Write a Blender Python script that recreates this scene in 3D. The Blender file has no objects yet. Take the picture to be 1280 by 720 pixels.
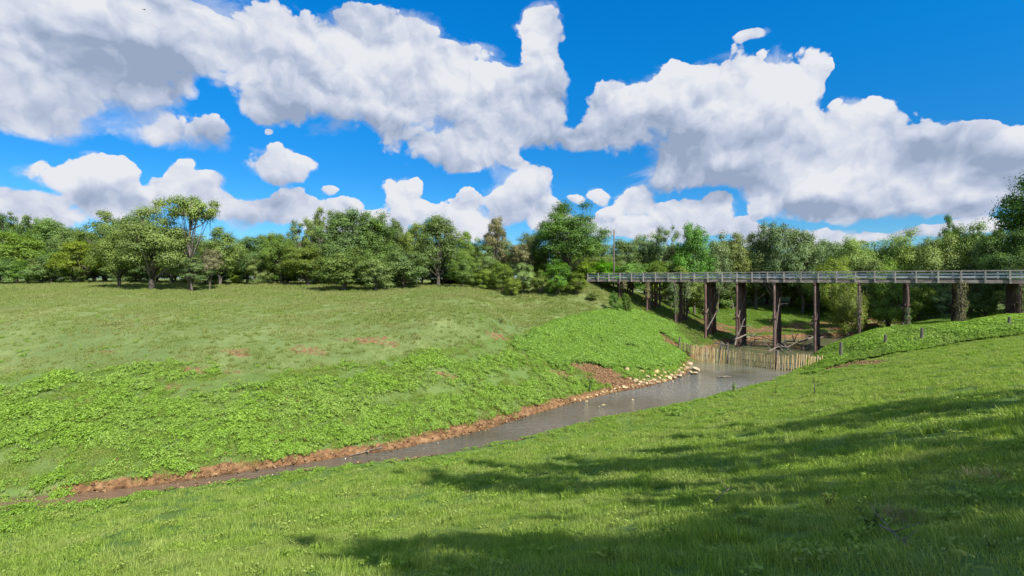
import bpy, bmesh, math, random
import numpy as np
from mathutils import Vector, Matrix, noise as mnoise

C = bpy.context.scene
R = math.radians
F = 603.0            # focal length of the photo in its 1280-wide pixels
HY = 348.0           # horizon row

# ------------------------------------------------------------------ camera
cam = bpy.data.objects.new('camera', bpy.data.cameras.new('camera'))
C.collection.objects.link(cam)
cam.data.sensor_width = 36.0
cam.data.lens = 36.0 * F / 1280.0
cam.data.shift_y = -(360.0 - HY) / 1280.0
cam.data.clip_start = 0.05
cam.data.clip_end = 8000.0
cam.location = (0, 0, 0)
cam.rotation_euler = (R(90), 0, 0)
C.camera = cam

# ------------------------------------------------------------------ exposure
C.view_settings.view_transform = 'Standard'
C.view_settings.look = 'None'
C.view_settings.exposure = 0.9
C.view_settings.gamma = 1.0
C.view_settings.use_curve_mapping = False
C.render.engine = 'CYCLES'
C.cycles.use_denoising = True
C.cycles.max_bounces = 6
C.cycles.diffuse_bounces = 3
C.cycles.glossy_bounces = 3
C.cycles.transmission_bounces = 4
C.cycles.transparent_max_bounces = 12
C.cycles.caustics_reflective = False
C.cycles.caustics_refractive = False

# ------------------------------------------------------------------ sun
# ground shadows run towards (-0.6, 0.8)
SUN_EL = R(43)
SDIR = Vector((0.62 * math.cos(SUN_EL), -0.785 * math.cos(SUN_EL), math.sin(SUN_EL))).normalized()
sun = bpy.data.objects.new('sun', bpy.data.lights.new('sun', 'SUN'))
C.collection.objects.link(sun)
sun.data.energy = 4.2
sun.data.angle = R(0.55)
sun.data.color = (1.0, 0.955, 0.88)
sun.rotation_euler = SDIR.to_track_quat('Z', 'Y').to_euler()

# ------------------------------------------------------------------ sky
W = bpy.data.worlds.new('World')
C.world = W
W.use_nodes = True
nt = W.node_tree
N, L = nt.nodes, nt.links
N.clear()

def nd(tree, kind, **kw):
    n = tree.nodes.new(kind)
    for k, v in kw.items():
        setattr(n, k, v)
    return n

def put(tree, sock, v):
    if v is None:
        return
    if isinstance(v, bpy.types.NodeSocket):
        tree.links.new(v, sock)
    else:
        sock.default_value = v

def mth(tree, op, a, b=None, c=None, clamp=False):
    n = nd(tree, 'ShaderNodeMath', operation=op, use_clamp=clamp)
    put(tree, n.inputs[0], a); put(tree, n.inputs[1], b); put(tree, n.inputs[2], c)
    return n.outputs[0]

def vmt(tree, op, a, b=None, c=None):
    n = nd(tree, 'ShaderNodeVectorMath', operation=op)
    put(tree, n.inputs[0], a); put(tree, n.inputs[1], b); put(tree, n.inputs[2], c)
    return n.outputs['Value'] if op in ('DOT_PRODUCT', 'LENGTH', 'DISTANCE') else n.outputs['Vector']

def mixc(tree, fac, a, b, bt='MIX'):
    n = nd(tree, 'ShaderNodeMix', data_type='RGBA', blend_type=bt)
    put(tree, n.inputs['Factor'], fac); put(tree, n.inputs['A'], a); put(tree, n.inputs['B'], b)
    return n.outputs['Result']

def mapr(tree, v, a, b, c, d, itype='LINEAR'):
    n = nd(tree, 'ShaderNodeMapRange', interpolation_type=itype)
    for i, x in enumerate((v, a, b, c, d)):
        put(tree, n.inputs[i], x)
    return n.outputs[0]

def skyuv(px, py):
    x = (px - 640) / F; z = (HY - py) / F
    return math.atan(x), z / math.sqrt(1 + x * x)

# cumulus lobes: centre and radii as seen over the bridge and the meadow (converted to azimuth / elevation)
LOBES = [
 (60,62,150,84),(30,135,100,38),(190,40,150,60),(330,48,140,62),(150,100,95,40),(420,105,118,72),(525,100,105,66),(575,62,46,15),
 (475,28,78,28),(600,135,80,52),(570,192,88,30),(668,42,23,32),(668,92,28,46),(645,140,52,44),(230,166,78,24),(350,140,40,40),
 (96,232,60,34),(122,208,34,24),(30,258,58,18),(212,240,42,26),(203,210,18,18),(238,222,20,14),(285,262,52,26),(356,210,56,20),
 (348,254,58,20),(395,262,60,16),(515,242,26,20),(520,266,34,18),(572,268,28,18),(662,226,36,26),(640,258,56,24),(690,262,28,16),
 (715,172,46,18),(775,142,66,50),(850,150,82,72),(925,135,88,72),(995,118,60,66),(870,210,84,30),(960,200,110,56),(1050,205,110,56),
 (1100,146,40,26),(1052,98,12,26),(1150,204,90,36),(1245,208,90,44),(1215,182,52,16),(1110,250,120,24),(1235,252,90,26),(950,40,26,9),
 (1010,246,84,22),(800,248,34,22),(862,268,48,20),(785,282,36,14),(910,284,46,13),(1000,288,100,12),(748,236,16,15),(940,262,14,10),
 (1100,294,80,10),(1210,290,70,12),(40,280,70,24),(140,262,56,26),(420,276,40,20),(470,286,50,16),(600,286,46,16),(700,286,40,18),(850,290,44,16),(960,298,60,10),(760,262,20,10),(715,240,16,8),(640,205,12,8),(345,176,9,5),(250,255,26,20),(415,240,14,8),(590,252,22,16),(740,280,26,14),(890,255,14,10),(600,212,10,6),
]
tc = nd(nt, 'ShaderNodeTexCoord')
dirv = tc.outputs['Generated']
sx = nd(nt, 'ShaderNodeSeparateXYZ'); L.new(dirv, sx.inputs[0])
az = mth(nt, 'ARCTAN2', sx.outputs[0], sx.outputs[1])
hl = mth(nt, 'SQRT', mth(nt, 'ADD', mth(nt, 'MULTIPLY', sx.outputs[0], sx.outputs[0]), mth(nt, 'MULTIPLY', sx.outputs[1], sx.outputs[1])))
el = mth(nt, 'DIVIDE', sx.outputs[2], mth(nt, 'MAXIMUM', hl, 0.02))
el = mth(nt, 'MINIMUM', el, 6.0)
cx = nd(nt, 'ShaderNodeCombineXYZ'); L.new(az, cx.inputs[0]); L.new(el, cx.inputs[1])
P0 = cx.outputs[0]

def fbm(vec, scale, detail, rough, dist=0.0, lac=2.0):
    n = nd(nt, 'ShaderNodeTexNoise', noise_dimensions='2D')
    L.new(vec, n.inputs['Vector'])
    n.inputs['Scale'].default_value = scale; n.inputs['Detail'].default_value = detail
    n.inputs['Roughness'].default_value = rough; n.inputs['Distortion'].default_value = dist
    n.inputs['Lacunarity'].default_value = lac
    return n

def billow(vec):
    """rounded cauliflower relief, 0..1"""
    def vor(scale, det, sm, feat='SMOOTH_F1'):
        v = nd(nt, 'ShaderNodeTexVoronoi', voronoi_dimensions='2D', feature=feat)
        L.new(vec, v.inputs['Vector'])
        v.inputs['Scale'].default_value = scale
        v.inputs['Detail'].default_value = det
        v.inputs['Roughness'].default_value = 0.52
        v.inputs['Lacunarity'].default_value = 2.1
        if feat != 'F1': v.inputs['Smoothness'].default_value = sm
        v.normalize = False
        return v.outputs['Distance']
    a = vor(8.0, 0.0, 0.22); b = vor(19.0, 0.0, 0.16); c = vor(43.0, 0.0, 0.1); d = vor(95.0, 0.0, 0, 'F1')
    s = mth(nt, 'MULTIPLY', a, 0.62)
    s = mth(nt, 'MULTIPLY_ADD', b, 0.36, s)
    s = mth(nt, 'MULTIPLY_ADD', c, 0.16, s)
    s = mth(nt, 'MULTIPLY_ADD', d, 0.07, s)
    return mth(nt, 'SUBTRACT', 1.0, s)

# turbulence that bends the coordinates a little so no lobe is an ellipse
w1 = fbm(P0, 4.0, 5, 0.55)
warp = vmt(nt, 'SUBTRACT', w1.outputs['Color'], (0.5, 0.5, 0.5))
Pw = vmt(nt, 'MULTIPLY_ADD', warp, (0.15, 0.10, 0.0), P0)
acc = None; sha = None
for (a, b, rx, ry) in LOBES:
    u, v = skyuv(a, b)
    u1, v1 = skyuv(a + rx, b); u2, v2 = skyuv(a, b - ry)
    ru = max(1e-3, u1 - u) * 1.22; rv = max(1e-3, v2 - v) * 1.22
    q = vmt(nt, 'MULTIPLY_ADD', Pw, (1 / ru, 1 / rv, 0), (-u / ru, -v / rv, 0))
    d = vmt(nt, 'DOT_PRODUCT', q, q)
    k = mth(nt, 'SUBTRACT', 1.0, d, clamp=True)
    k = mth(nt, 'MULTIPLY', k, mth(nt, 'ADD', k, 0.35))
    acc = k if acc is None else mth(nt, 'ADD', acc, k)
    yy = vmt(nt, 'DOT_PRODUCT', q, (0.0, 1.0, 0.0))
    yk = mth(nt, 'MULTIPLY', yy, k)
    sha = yk if sha is None else mth(nt, 'ADD', sha, yk)
# a generic field of cumulus for the rest of the sky (behind and to the sides)
side = mapr(nt, mth(nt, 'ABSOLUTE', az), 0.85, 1.05, 0.0, 1.0, 'SMOOTHSTEP')
g = fbm(P0, 1.7, 2, 0.5)
gen = mth(nt, 'MULTIPLY', mapr(nt, g.outputs['Fac'], 0.36, 0.6, 0.0, 1.0), side)
acc = mth(nt, 'ADD', acc, gen)
rel = mth(nt, 'DIVIDE', sha, mth(nt, 'ADD', acc, 0.08))     # -1 underside .. +1 top of each lobe

wf = fbm(P0, 11.0, 4, 0.55)
warp2 = vmt(nt, 'MULTIPLY_ADD', vmt(nt, 'SUBTRACT', wf.outputs['Color'], (0.5, 0.5, 0.5)), (0.075, 0.06, 0.0), P0)
b0 = billow(warp2)
b1 = billow(vmt(nt, 'ADD', warp2, (0.010, 0.022, 0.0)))
f0 = fbm(P0, 14.0, 8, 0.6)
fine = mth(nt, 'SUBTRACT', f0.outputs['Fac'], 0.5)
dens = mth(nt, 'MULTIPLY_ADD', b0, 1.35, mth(nt, 'MULTIPLY', mth(nt, 'SQRT', acc), 1.0))
dens = mth(nt, 'MULTIPLY_ADD', fine, 0.30, dens)
edge_w = mapr(nt, rel, -0.6, 0.4, 0.42, 0.10)
cover = mapr(nt, dens, 1.22, mth(nt, 'ADD', 1.22, edge_w), 0.0, 1.0, 'SMOOTHSTEP')
cover = mth(nt, 'MULTIPLY', cover, mapr(nt, acc, 0.0, 0.05, 0.0, 1.0))
wn = fbm(vmt(nt, 'MULTIPLY', P0, (1.0, 1.5, 1.0)), 7.0, 9, 0.62, 0.6)
dw = mth(nt, 'MULTIPLY_ADD', mth(nt, 'SUBTRACT', wn.outputs['Fac'], 0.5), 2.0, mth(nt, 'SQRT', acc))
wisp = mth(nt, 'MULTIPLY', mapr(nt, dw, 0.58, 1.2, 0.0, 0.55, 'SMOOTHSTEP'), mapr(nt, acc, 0.0, 0.12, 0.0, 1.0))
cover = mth(nt, 'SUBTRACT', 1.0, mth(nt, 'MULTIPLY', mth(nt, 'SUBTRACT', 1.0, cover), mth(nt, 'SUBTRACT', 1.0, wisp)))
# shading: lit relief towards the sun, grey flat undersides
lit = mth(nt, 'MULTIPLY', mth(nt, 'SUBTRACT', b0, b1), 1.25)
big = fbm(Pw, 4.5, 3, 0.45)
lit = mth(nt, 'ADD', lit, mth(nt, 'MULTIPLY', mth(nt, 'SUBTRACT', big.outputs['Fac'], 0.5), 1.1))
lit = mth(nt, 'MULTIPLY_ADD', rel, 0.30, lit)
lit = mth(nt, 'MULTIPLY_ADD', fine, 0.12, lit)
thick = mapr(nt, acc, 0.4, 1.8, 0.0, 0.06)
lit = mth(nt, 'SUBTRACT', mth(nt, 'ADD', lit, 0.63), thick)
lowf = mapr(nt, el, 0.30, 0.12, 0.0, 0.16)
lit = mth(nt, 'ADD', lit, lowf)
# broad grey undersides and bright sunlit shoulders of the great cumulus masses
TONE = [(150,78,95,32,-.50),(60,30,80,26,-.22),(420,168,84,26,-.50),(350,120,60,40,-.18),(560,208,40,14,-.30),(45,138,70,22,-.25),(820,192,70,20,-.40),(880,236,110,20,-.55),(950,205,60,28,-.30),(1125,208,66,22,-.50),
 (1165,272,130,15,-.50),(1015,258,80,14,-.45),(1240,200,50,14,-.30),(120,252,46,20,-.35),(355,228,50,12,-.25),(650,262,40,18,-.30),(240,182,60,12,-.25),(680,180,40,14,-.30),(320,272,50,14,-.25),(1240,235,60,14,-.30),(780,165,50,16,-.25),
 (560,100,60,40,.22),(662,60,26,40,.30),(810,120,60,28,.22),(985,95,60,40,.26),(1105,138,36,20,.30),(100,205,50,24,.25),(1060,225,60,24,.22),(260,150,50,14,.2),(660,222,30,20,.28),(1000,225,50,18,.2),(440,60,80,30,.14)]
for (a, b, rx, ry, amt_) in TONE:
    u, v = skyuv(a, b); u1, _ = skyuv(a + rx, b); _, v2 = skyuv(a, b - ry); ru = (u1 - u) * 1.35; rv = (v2 - v) * 1.35
    q = vmt(nt, 'MULTIPLY_ADD', Pw, (1 / ru, 1 / rv, 0), (-u / ru, -v / rv, 0)); d = vmt(nt, 'DOT_PRODUCT', q, q)
    k = mth(nt, 'SUBTRACT', 1.0, d, clamp=True); lit = mth(nt, 'MULTIPLY_ADD', mth(nt, 'MULTIPLY', k, mth(nt, 'ADD', 0.35, k)), amt_ * 1.0, lit)
rp = nd(nt, 'ShaderNodeValToRGB'); L.new(lit, rp.inputs[0])
cr = rp.color_ramp
cr.elements[0].position = 0.0; cr.elements[0].color = (0.34, 0.42, 0.58, 1)
cr.elements[1].position = 1.0; cr.elements[1].color = (0.86, 0.88, 0.93, 1)
e = cr.elements.new(0.35); e.color = (0.50, 0.575, 0.74, 1)
e = cr.elements.new(0.68); e.color = (0.69, 0.74, 0.86, 1)

sk = nd(nt, 'ShaderNodeTexSky', sky_type='NISHITA', sun_disc=False)
sk.sun_elevation = SUN_EL
sk.sun_rotation = math.atan2(SDIR.x, SDIR.y)
sk.altitude = 50; sk.air_density = 1.0; sk.dust_density = 0.25; sk.ozone_density = 3.0
hs = nd(nt, 'ShaderNodeHueSaturation'); L.new(sk.outputs[0], hs.inputs['Color'])
hs.inputs['Saturation'].default_value = 1.35
hs.inputs['Value'].default_value = 0.70
hr = nd(nt, 'ShaderNodeValToRGB'); L.new(mapr(nt, el, 0.0, 0.7, 0.0, 1.0), hr.inputs[0])
hr.color_ramp.elements[0].position = 0.0; hr.color_ramp.elements[0].color = (0.42, 0.60, 0.85, 1)
hr.color_ramp.elements[1].position = 1.0; hr.color_ramp.elements[1].color = (0.04, 1.15, 1.42, 1)
e = hr.color_ramp.elements.new(0.30); e.color = (0.20, 0.68, 0.92, 1)
e = hr.color_ramp.elements.new(0.6); e.color = (0.08, 0.98, 1.20, 1)
skyc = mixc(nt, 1.0, hs.outputs[0], hr.outputs[0], 'MULTIPLY')
STR = 0.12
cl = vmt(nt, 'SCALE', rp.outputs[0]); 
cl.node.inputs['Scale'].default_value = 0.505 / STR
fin = mixc(nt, cover, skyc, cl)
bg = nd(nt, 'ShaderNodeBackground'); L.new(fin, bg.inputs[0]); bg.inputs[1].default_value = STR
wo = nd(nt, 'ShaderNodeOutputWorld'); L.new(bg.outputs[0], wo.inputs[0])
W.cycles.sampling_method = 'MANUAL'
W.cycles.sample_map_resolution = 512

# =================================================================== helpers
RNG = np.random.default_rng(11)
random.seed(5)
COL = C.collection

def link(o):
    COL.objects.link(o); return o

def mesh_np(name, verts, faces_flat, loop_n, mats=(), smooth=False, attrs=None):
    """fast mesh from numpy: verts (n,3), faces_flat indices, loop_n vertices per face (int or array)"""
    me = bpy.data.meshes.new(name)
    verts = np.asarray(verts, dtype=np.float32); ff = np.asarray(faces_flat, dtype=np.int32).ravel()
    nf = len(ff) // loop_n if isinstance(loop_n, int) else len(loop_n)
    tot = np.full(nf, loop_n, dtype=np.int32) if isinstance(loop_n, int) else np.asarray(loop_n, dtype=np.int32)
    me.vertices.add(len(verts)); me.vertices.foreach_set('co', verts.ravel())
    me.loops.add(len(ff)); me.loops.foreach_set('vertex_index', ff)
    me.polygons.add(nf)
    st = np.concatenate(([0], np.cumsum(tot)[:-1])).astype(np.int32)
    me.polygons.foreach_set('loop_start', st); me.polygons.foreach_set('loop_total', tot)
    for m in mats:
        me.materials.append(m)
    if smooth:
        me.polygons.foreach_set('use_smooth', np.ones(nf, dtype=bool))
    me.update(calc_edges=True)
    if attrs:
        for k, (dom, arr) in attrs.items():
            a = me.attributes.new(k, 'FLOAT', dom); a.data.foreach_set('value', np.asarray(arr, dtype=np.float32))
    return me

def tag(o, label=None, cat=None, group=None, kind=None):
    if label: o['label'] = label
    if cat: o['category'] = cat
    if group: o['group'] = group
    if kind: o['kind'] = kind
    return o

def empty(name, loc, rz=0.0):
    o = bpy.data.objects.new(name, None); link(o)
    o.location = loc; o.rotation_euler = (0, 0, rz); o.empty_display_size = 0.3
    return o

def child(name, me, parent, mats=None):
    o = bpy.data.objects.new(name, me); link(o); o.parent = parent
    return o

class MB:
    """collects boxes, tubes and lumps in one mesh"""
    def __init__(s): s.v = []; s.f = []
    def add(s, vs, fs):
        b = len(s.v); s.v += [tuple(v) for v in vs]; s.f += [tuple(i + b for i in f) for f in fs]
    def beam(s, a, b, w, h, up=(0, 0, 1), jit=0.0):
        """board from a to b, w across, h along up"""
        a = Vector(a); b = Vector(b); d = (b - a).normalized(); up = Vector(up)
        side = d.cross(up)
        if side.length < 1e-4: side = d.cross(Vector((1, 0, 0)))
        side.normalize(); u = side.cross(d).normalized()
        vs = []
        c = min(w, h) * 0.10
        prof = [(-w/2+c, -h/2), (w/2-c, -h/2), (w/2, -h/2+c), (w/2, h/2-c), (w/2-c, h/2), (-w/2+c, h/2), (-w/2, h/2-c), (-w/2, -h/2+c)]
        for p in (a, b):
            for x, y in prof:
                vs.append(p + side * (x + random.uniform(-jit, jit)) + u * (y + random.uniform(-jit, jit)))
        n = 8
        fs = [tuple(range(n))[::-1], tuple(range(n, 2 * n))] + [(i, (i+1) % n, (i+1) % n + n, i + n) for i in range(n)]
        s.add(vs, fs)
    def tube(s, pts, rad, n=8, wob=0.0, cap=True):
        pts = [Vector(p) for p in pts]
        if not hasattr(rad, '__len__'): rad = [rad] * len(pts)
        rings = []
        for i, p in enumerate(pts):
            d = (pts[min(i+1, len(pts)-1)] - pts[max(i-1, 0)]).normalized()
            x = d.cross(Vector((0.02, 0.03, 1))) if abs(d.z) < 0.9 else d.cross(Vector((1, 0.1, 0)))
            x.normalize(); y = d.cross(x)
            rings.append([p + (x * math.cos(2*math.pi*k/n) + y * math.sin(2*math.pi*k/n)) * rad[i] * (1 + random.uniform(-wob, wob)) for k in range(n)])
        vs = [v for r_ in rings for v in r_]; fs = []
        for i in range(len(rings) - 1):
            for k in range(n):
                fs.append((i*n+k, i*n+(k+1) % n, (i+1)*n+(k+1) % n, (i+1)*n+k))
        if cap:
            fs.append(tuple(range(n))[::-1]); fs.append(tuple(range((len(rings)-1)*n, len(rings)*n)))
        s.add(vs, fs)
    def mesh(s, name, mat, smooth=False):
        me = bpy.data.meshes.new(name); me.from_pydata(s.v, [], s.f); me.update()
        if mat: me.materials.append(mat)
        if smooth:
            for p in me.polygons: p.use_smooth = True
        return me
    def build(s, name, mat, parent=None, smooth=False):
        o = bpy.data.objects.new(name, s.mesh(name, mat, smooth)); link(o)
        if parent: o.parent = parent
        return o

# =================================================================== materials
def newmat(name):
    m = bpy.data.materials.new(name); m.use_nodes = True
    t = m.node_tree; t.nodes.clear()
    out = nd(t, 'ShaderNodeOutputMaterial')
    return m, t, out

def noise3(t, vec, scale, detail=4, rough=0.55, dist=0.0):
    n = nd(t, 'ShaderNodeTexNoise')
    if vec is not None: t.links.new(vec, n.inputs['Vector'])
    n.inputs['Scale'].default_value = scale; n.inputs['Detail'].default_value = detail
    n.inputs['Roughness'].default_value = rough; n.inputs['Distortion'].default_value = dist
    return n.outputs['Fac']

def leafmat(name, dark, light, trans=0.35, obj_var=0.0, patch=0.25, patch_cols=None, gloss=0.05, tcol=None):
    """foliage: dark..light by per-leaf tint; patches by world noise; some light passes through"""
    m, t, out = newmat(name)
    at = nd(t, 'ShaderNodeAttribute', attribute_name='tint')
    geo = nd(t, 'ShaderNodeNewGeometry')
    c = mixc(t, at.outputs['Fac'], (*dark, 1), (*light, 1))
    if patch_cols:
        pn = noise3(t, geo.outputs['Position'], patch, 5, 0.6)
        pf = mapr(t, pn, 0.42, 0.66, 0.0, 1.0)
        pc = mixc(t, at.outputs['Fac'], (*patch_cols[0], 1), (*patch_cols[1], 1))
        c = mixc(t, pf, c, pc)
    if obj_var:
        oi = nd(t, 'ShaderNodeObjectInfo')
        h = nd(t, 'ShaderNodeHueSaturation'); t.links.new(c, h.inputs['Color'])
        t.links.new(mapr(t, oi.outputs['Random'], 0, 1, 0.5 - 0.022 * obj_var, 0.5 + 0.02 * obj_var), h.inputs['Hue'])
        r2 = mth(t, 'FRACT', mth(t, 'MULTIPLY', oi.outputs['Random'], 7.31))
        t.links.new(mapr(t, r2, 0, 1, 1 - 0.26 * obj_var, 1 + 0.26 * obj_var), h.inputs['Value'])
        r3 = mth(t, 'FRACT', mth(t, 'MULTIPLY', oi.outputs['Random'], 13.7))
        t.links.new(mapr(t, r3, 0, 1, 0.82, 1.08), h.inputs['Saturation'])
        c = h.outputs[0]
    df = nd(t, 'ShaderNodeBsdfDiffuse'); t.links.new(c, df.inputs[0])
    tr = nd(t, 'ShaderNodeBsdfTranslucent')
    tc_ = mixc(t, 1.0, c, (*(tcol or (1.15, 1.2, 0.6)), 1), 'MULTIPLY'); t.links.new(tc_, tr.inputs[0])
    ms = nd(t, 'ShaderNodeMixShader'); ms.inputs[0].default_value = trans
    t.links.new(df.outputs[0], ms.inputs[1]); t.links.new(tr.outputs[0], ms.inputs[2])
    last = ms.outputs[0]
    if gloss:
        gl = nd(t, 'ShaderNodeBsdfGlossy'); gl.inputs['Roughness'].default_value = 0.5; gl.inputs[0].default_value = (0.8, 0.85, 0.9, 1)
        m2 = nd(t, 'ShaderNodeMixShader'); m2.inputs[0].default_value = gloss
        t.links.new(last, m2.inputs[1]); t.links.new(gl.outputs[0], m2.inputs[2]); last = m2.outputs[0]
    t.links.new(last, out.inputs[0])
    return m

def solidmat(name, cols, scale=3.0, stretch=(1, 1, 1), rough=0.85, bump=0.3, detail=6, spec=0.25, coords='Object', ramp=(0.3, 0.7), bscale=None, ovar=0):
    """matt surface mottled between several colours with a bump"""
    m, t, out = newmat(name)
    tcn = nd(t, 'ShaderNodeTexCoord')
    mp = nd(t, 'ShaderNodeMapping'); t.links.new(tcn.outputs[coords], mp.inputs[0]); mp.inputs['Scale'].default_value = stretch
    f = noise3(t, mp.outputs[0], scale, detail, 0.62, 0.4)
    rp_ = nd(t, 'ShaderNodeValToRGB'); t.links.new(f, rp_.inputs[0]); k = rp_.color_ramp
    n = len(cols)
    k.elements[0].position = ramp[0]; k.elements[0].color = (*cols[0], 1)
    k.elements[1].position = ramp[1]; k.elements[1].color = (*cols[-1], 1)
    for i in range(1, n - 1):
        e_ = k.elements.new(ramp[0] + (ramp[1] - ramp[0]) * i / (n - 1)); e_.color = (*cols[i], 1)
    cc_ = rp_.outputs[0]
    if ovar:
        oi = nd(t, 'ShaderNodeObjectInfo'); h_ = nd(t, 'ShaderNodeHueSaturation'); t.links.new(cc_, h_.inputs['Color'])
        t.links.new(mapr(t, oi.outputs['Random'], 0, 1, 1 - ovar, 1 + ovar * .6), h_.inputs['Value'])
        t.links.new(mapr(t, mth(t, 'FRACT', mth(t, 'MULTIPLY', oi.outputs['Random'], 9.3)), 0, 1, 0.85, 1.2), h_.inputs['Saturation']); cc_ = h_.outputs[0]
    b = nd(t, 'ShaderNodeBsdfPrincipled'); t.links.new(cc_, b.inputs['Base Color'])
    b.inputs['Roughness'].default_value = rough; b.inputs['Specular IOR Level'].default_value = spec
    if bump:
        bp = nd(t, 'ShaderNodeBump'); bp.inputs['Strength'].default_value = bump; bp.inputs['Distance'].default_value = 0.05
        t.links.new(noise3(t, mp.outputs[0], (bscale or scale * 4), 5, 0.6), bp.inputs['Height']); t.links.new(bp.outputs[0], b.inputs['Normal'])
    t.links.new(b.outputs[0], out.inputs[0])
    return m

ORD = ['zeroth', 'first', 'second', 'third', 'fourth', 'fifth', 'sixth', 'seventh', 'eighth', 'ninth', 'tenth', 'eleventh', 'twelfth', 'thirteenth', 'fourteenth', 'fifteenth', 'sixteenth', 'seventeenth', 'eighteenth', 'nineteenth', 'twentieth']
LANDMARKS = [(12, 'the leftmost dark treetop'), (62, 'the broad dark left tree'), (130, 'the flat topped spreading tree'), (190, 'the twin trunked meadow tree'), (238, 'the tall mossy flat topped tree'), (285, 'the round topped tree'),
             (335, 'the olive grey tree'), (388, 'the pair of airy pale treetops'), (448, 'the big dark clump'), (500, 'the greyish mossy tree'), (548, 'the dark round tree'), (578, 'the culvert bush'), (620, 'the tall brownish mossy tree'), (668, 'the big hedge bush'), (712, 'the great round oak'),
             (767, 'the utility pole'), (820, 'the hazy olive trees'), (868, 'the bright green tree'), (925, 'the knobbly topped tree'), (968, 'the left olive giant'), (1003, 'the right olive giant'), (1062, 'the leftmost yellow green tree'), (1115, 'the middle yellow green tree'),
             (1168, 'the rightmost yellow green tree'), (1215, 'the tree past the yellow row'), (1268, 'the low dark right tree')]
PIERS = [(767, 'the bridge end'), (808, 'the shortest pier'), (845, 'the ivy clad pier'), (883, 'the leaning pole pier'), (921, 'the thick pier'), (968, 'the middle pier'), (1017, 'the reddish pier'), (1071, 'the ragged vine pier'), (1132, 'the eighth full pier'), (1199, 'the dry vine pier'), (1260, 'the rightmost pier')]
ADJ = {'dark': 'dark green', 'mid': 'mid green', 'yellow': 'yellowish', 'olive': 'olive grey', 'bright': 'bright green', 'blue': 'deep green', 'brown': 'brownish'}
USED = set()
def place_label(px, ty, mat, what, marks=None, verb=('behind', 'behind and left of', 'behind and right of')):
    if px < -30 or px > 1310: return 'leafy %s of the wood outside the edges of the view' % ('bush' if 'bush' in what else 'tree')
    m_ = min(marks or LANDMARKS, key=lambda q: abs(q[0] - px)); d_ = px - m_[0]
    w_ = verb[0] if abs(d_) < 8 else verb[1] if d_ < 0 else verb[2]
    l_ = '%s %s %s %s' % (ADJ[mat], what, w_, m_[1])
    for extra in ('', ', the lower one', ', the lowest one', ', the dimmer one', ', the farthest one', ', the smallest one'):
        if l_ + extra not in USED: break
    USED.add(l_ + extra); return l_ + extra
M = {}
# weathered timbers and iron
M['pile'] = solidmat('creosoted_timber', [(0.04, 0.024, 0.020), (0.125, 0.075, 0.062), (0.25, 0.175, 0.15)], 3.0, (3, 3, 0.35), 0.75, 0.5, ramp=(0.28, 0.74), ovar=.35)
M['plank'] = solidmat('weathered_plank', [(0.12, 0.105, 0.09), (0.28, 0.26, 0.23), (0.46, 0.44, 0.40)], 1.2, (1, 1, 6), 0.8, 0.4, ramp=(0.3, 0.7), ovar=.25)
M['fascia'] = solidmat('old_fascia_board', [(0.10, 0.082, 0.07), (0.24, 0.20, 0.175), (0.42, 0.385, 0.35)], 0.9, (1, 1, 5), 0.85, 0.4, ramp=(0.3, 0.72))
M['rail'] = solidmat('dull_galvanised_rail', [(0.24, 0.25, 0.27), (0.42, 0.435, 0.46), (0.58, 0.60, 0.63)], 0.8, (1, 1, 3), 0.55, 0.1, spec=0.5, ramp=(0.3, 0.7))
M['deck'] = solidmat('worn_deck', [(0.05, 0.048, 0.045), (0.10, 0.095, 0.09)], 1.5, (1, 1, 1), 0.9, 0.3)
M['picket'] = solidmat('pale_split_picket', [(0.30, 0.20, 0.10), (0.50, 0.365, 0.195), (0.64, 0.51, 0.30)], 1.6, (1, 1, 0.4), 0.8, 0.3, coords='Object', ramp=(0.3, 0.7), ovar=.16)
M['bark'] = solidmat('grey_bark', [(0.05, 0.042, 0.034), (0.14, 0.12, 0.10), (0.25, 0.225, 0.195)], 5.0, (2, 2, 0.4), 0.9, 0.6)
M['drift'] = solidmat('bleached_driftwood', [(0.08, 0.06, 0.045), (0.19, 0.155, 0.125), (0.34, 0.30, 0.25)], 3.0, (1, 1, 1), 0.85, 0.4)
M['rock'] = solidmat('yellow_limestone', [(0.24, 0.155, 0.08), (0.50, 0.37, 0.20), (0.70, 0.57, 0.36)], 2.6, (1, 1, 1), 0.85, 0.8, ramp=(0.3, 0.68), ovar=.32)
M['concrete'] = solidmat('pale_concrete', [(0.30, 0.28, 0.25), (0.48, 0.46, 0.42)], 1.5, (1, 1, 1), 0.9, 0.2)
M['gap_shade'] = solidmat('painted_gap_shade', [(0.09, 0.05, 0.03), (0.17, 0.10, 0.06)], 2.5)  # dark brown that paints the shade beneath the culvert slab

# =================================================================== the lie of the land
WL = -12.0
def PZ(px, py, z):
    Y = F * z / (HY - py); return ((px - 640) * Y / F, Y, z)
def PY(px, py, Y):
    return ((px - 640) * Y / F, Y, (HY - py) * Y / F)

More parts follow.
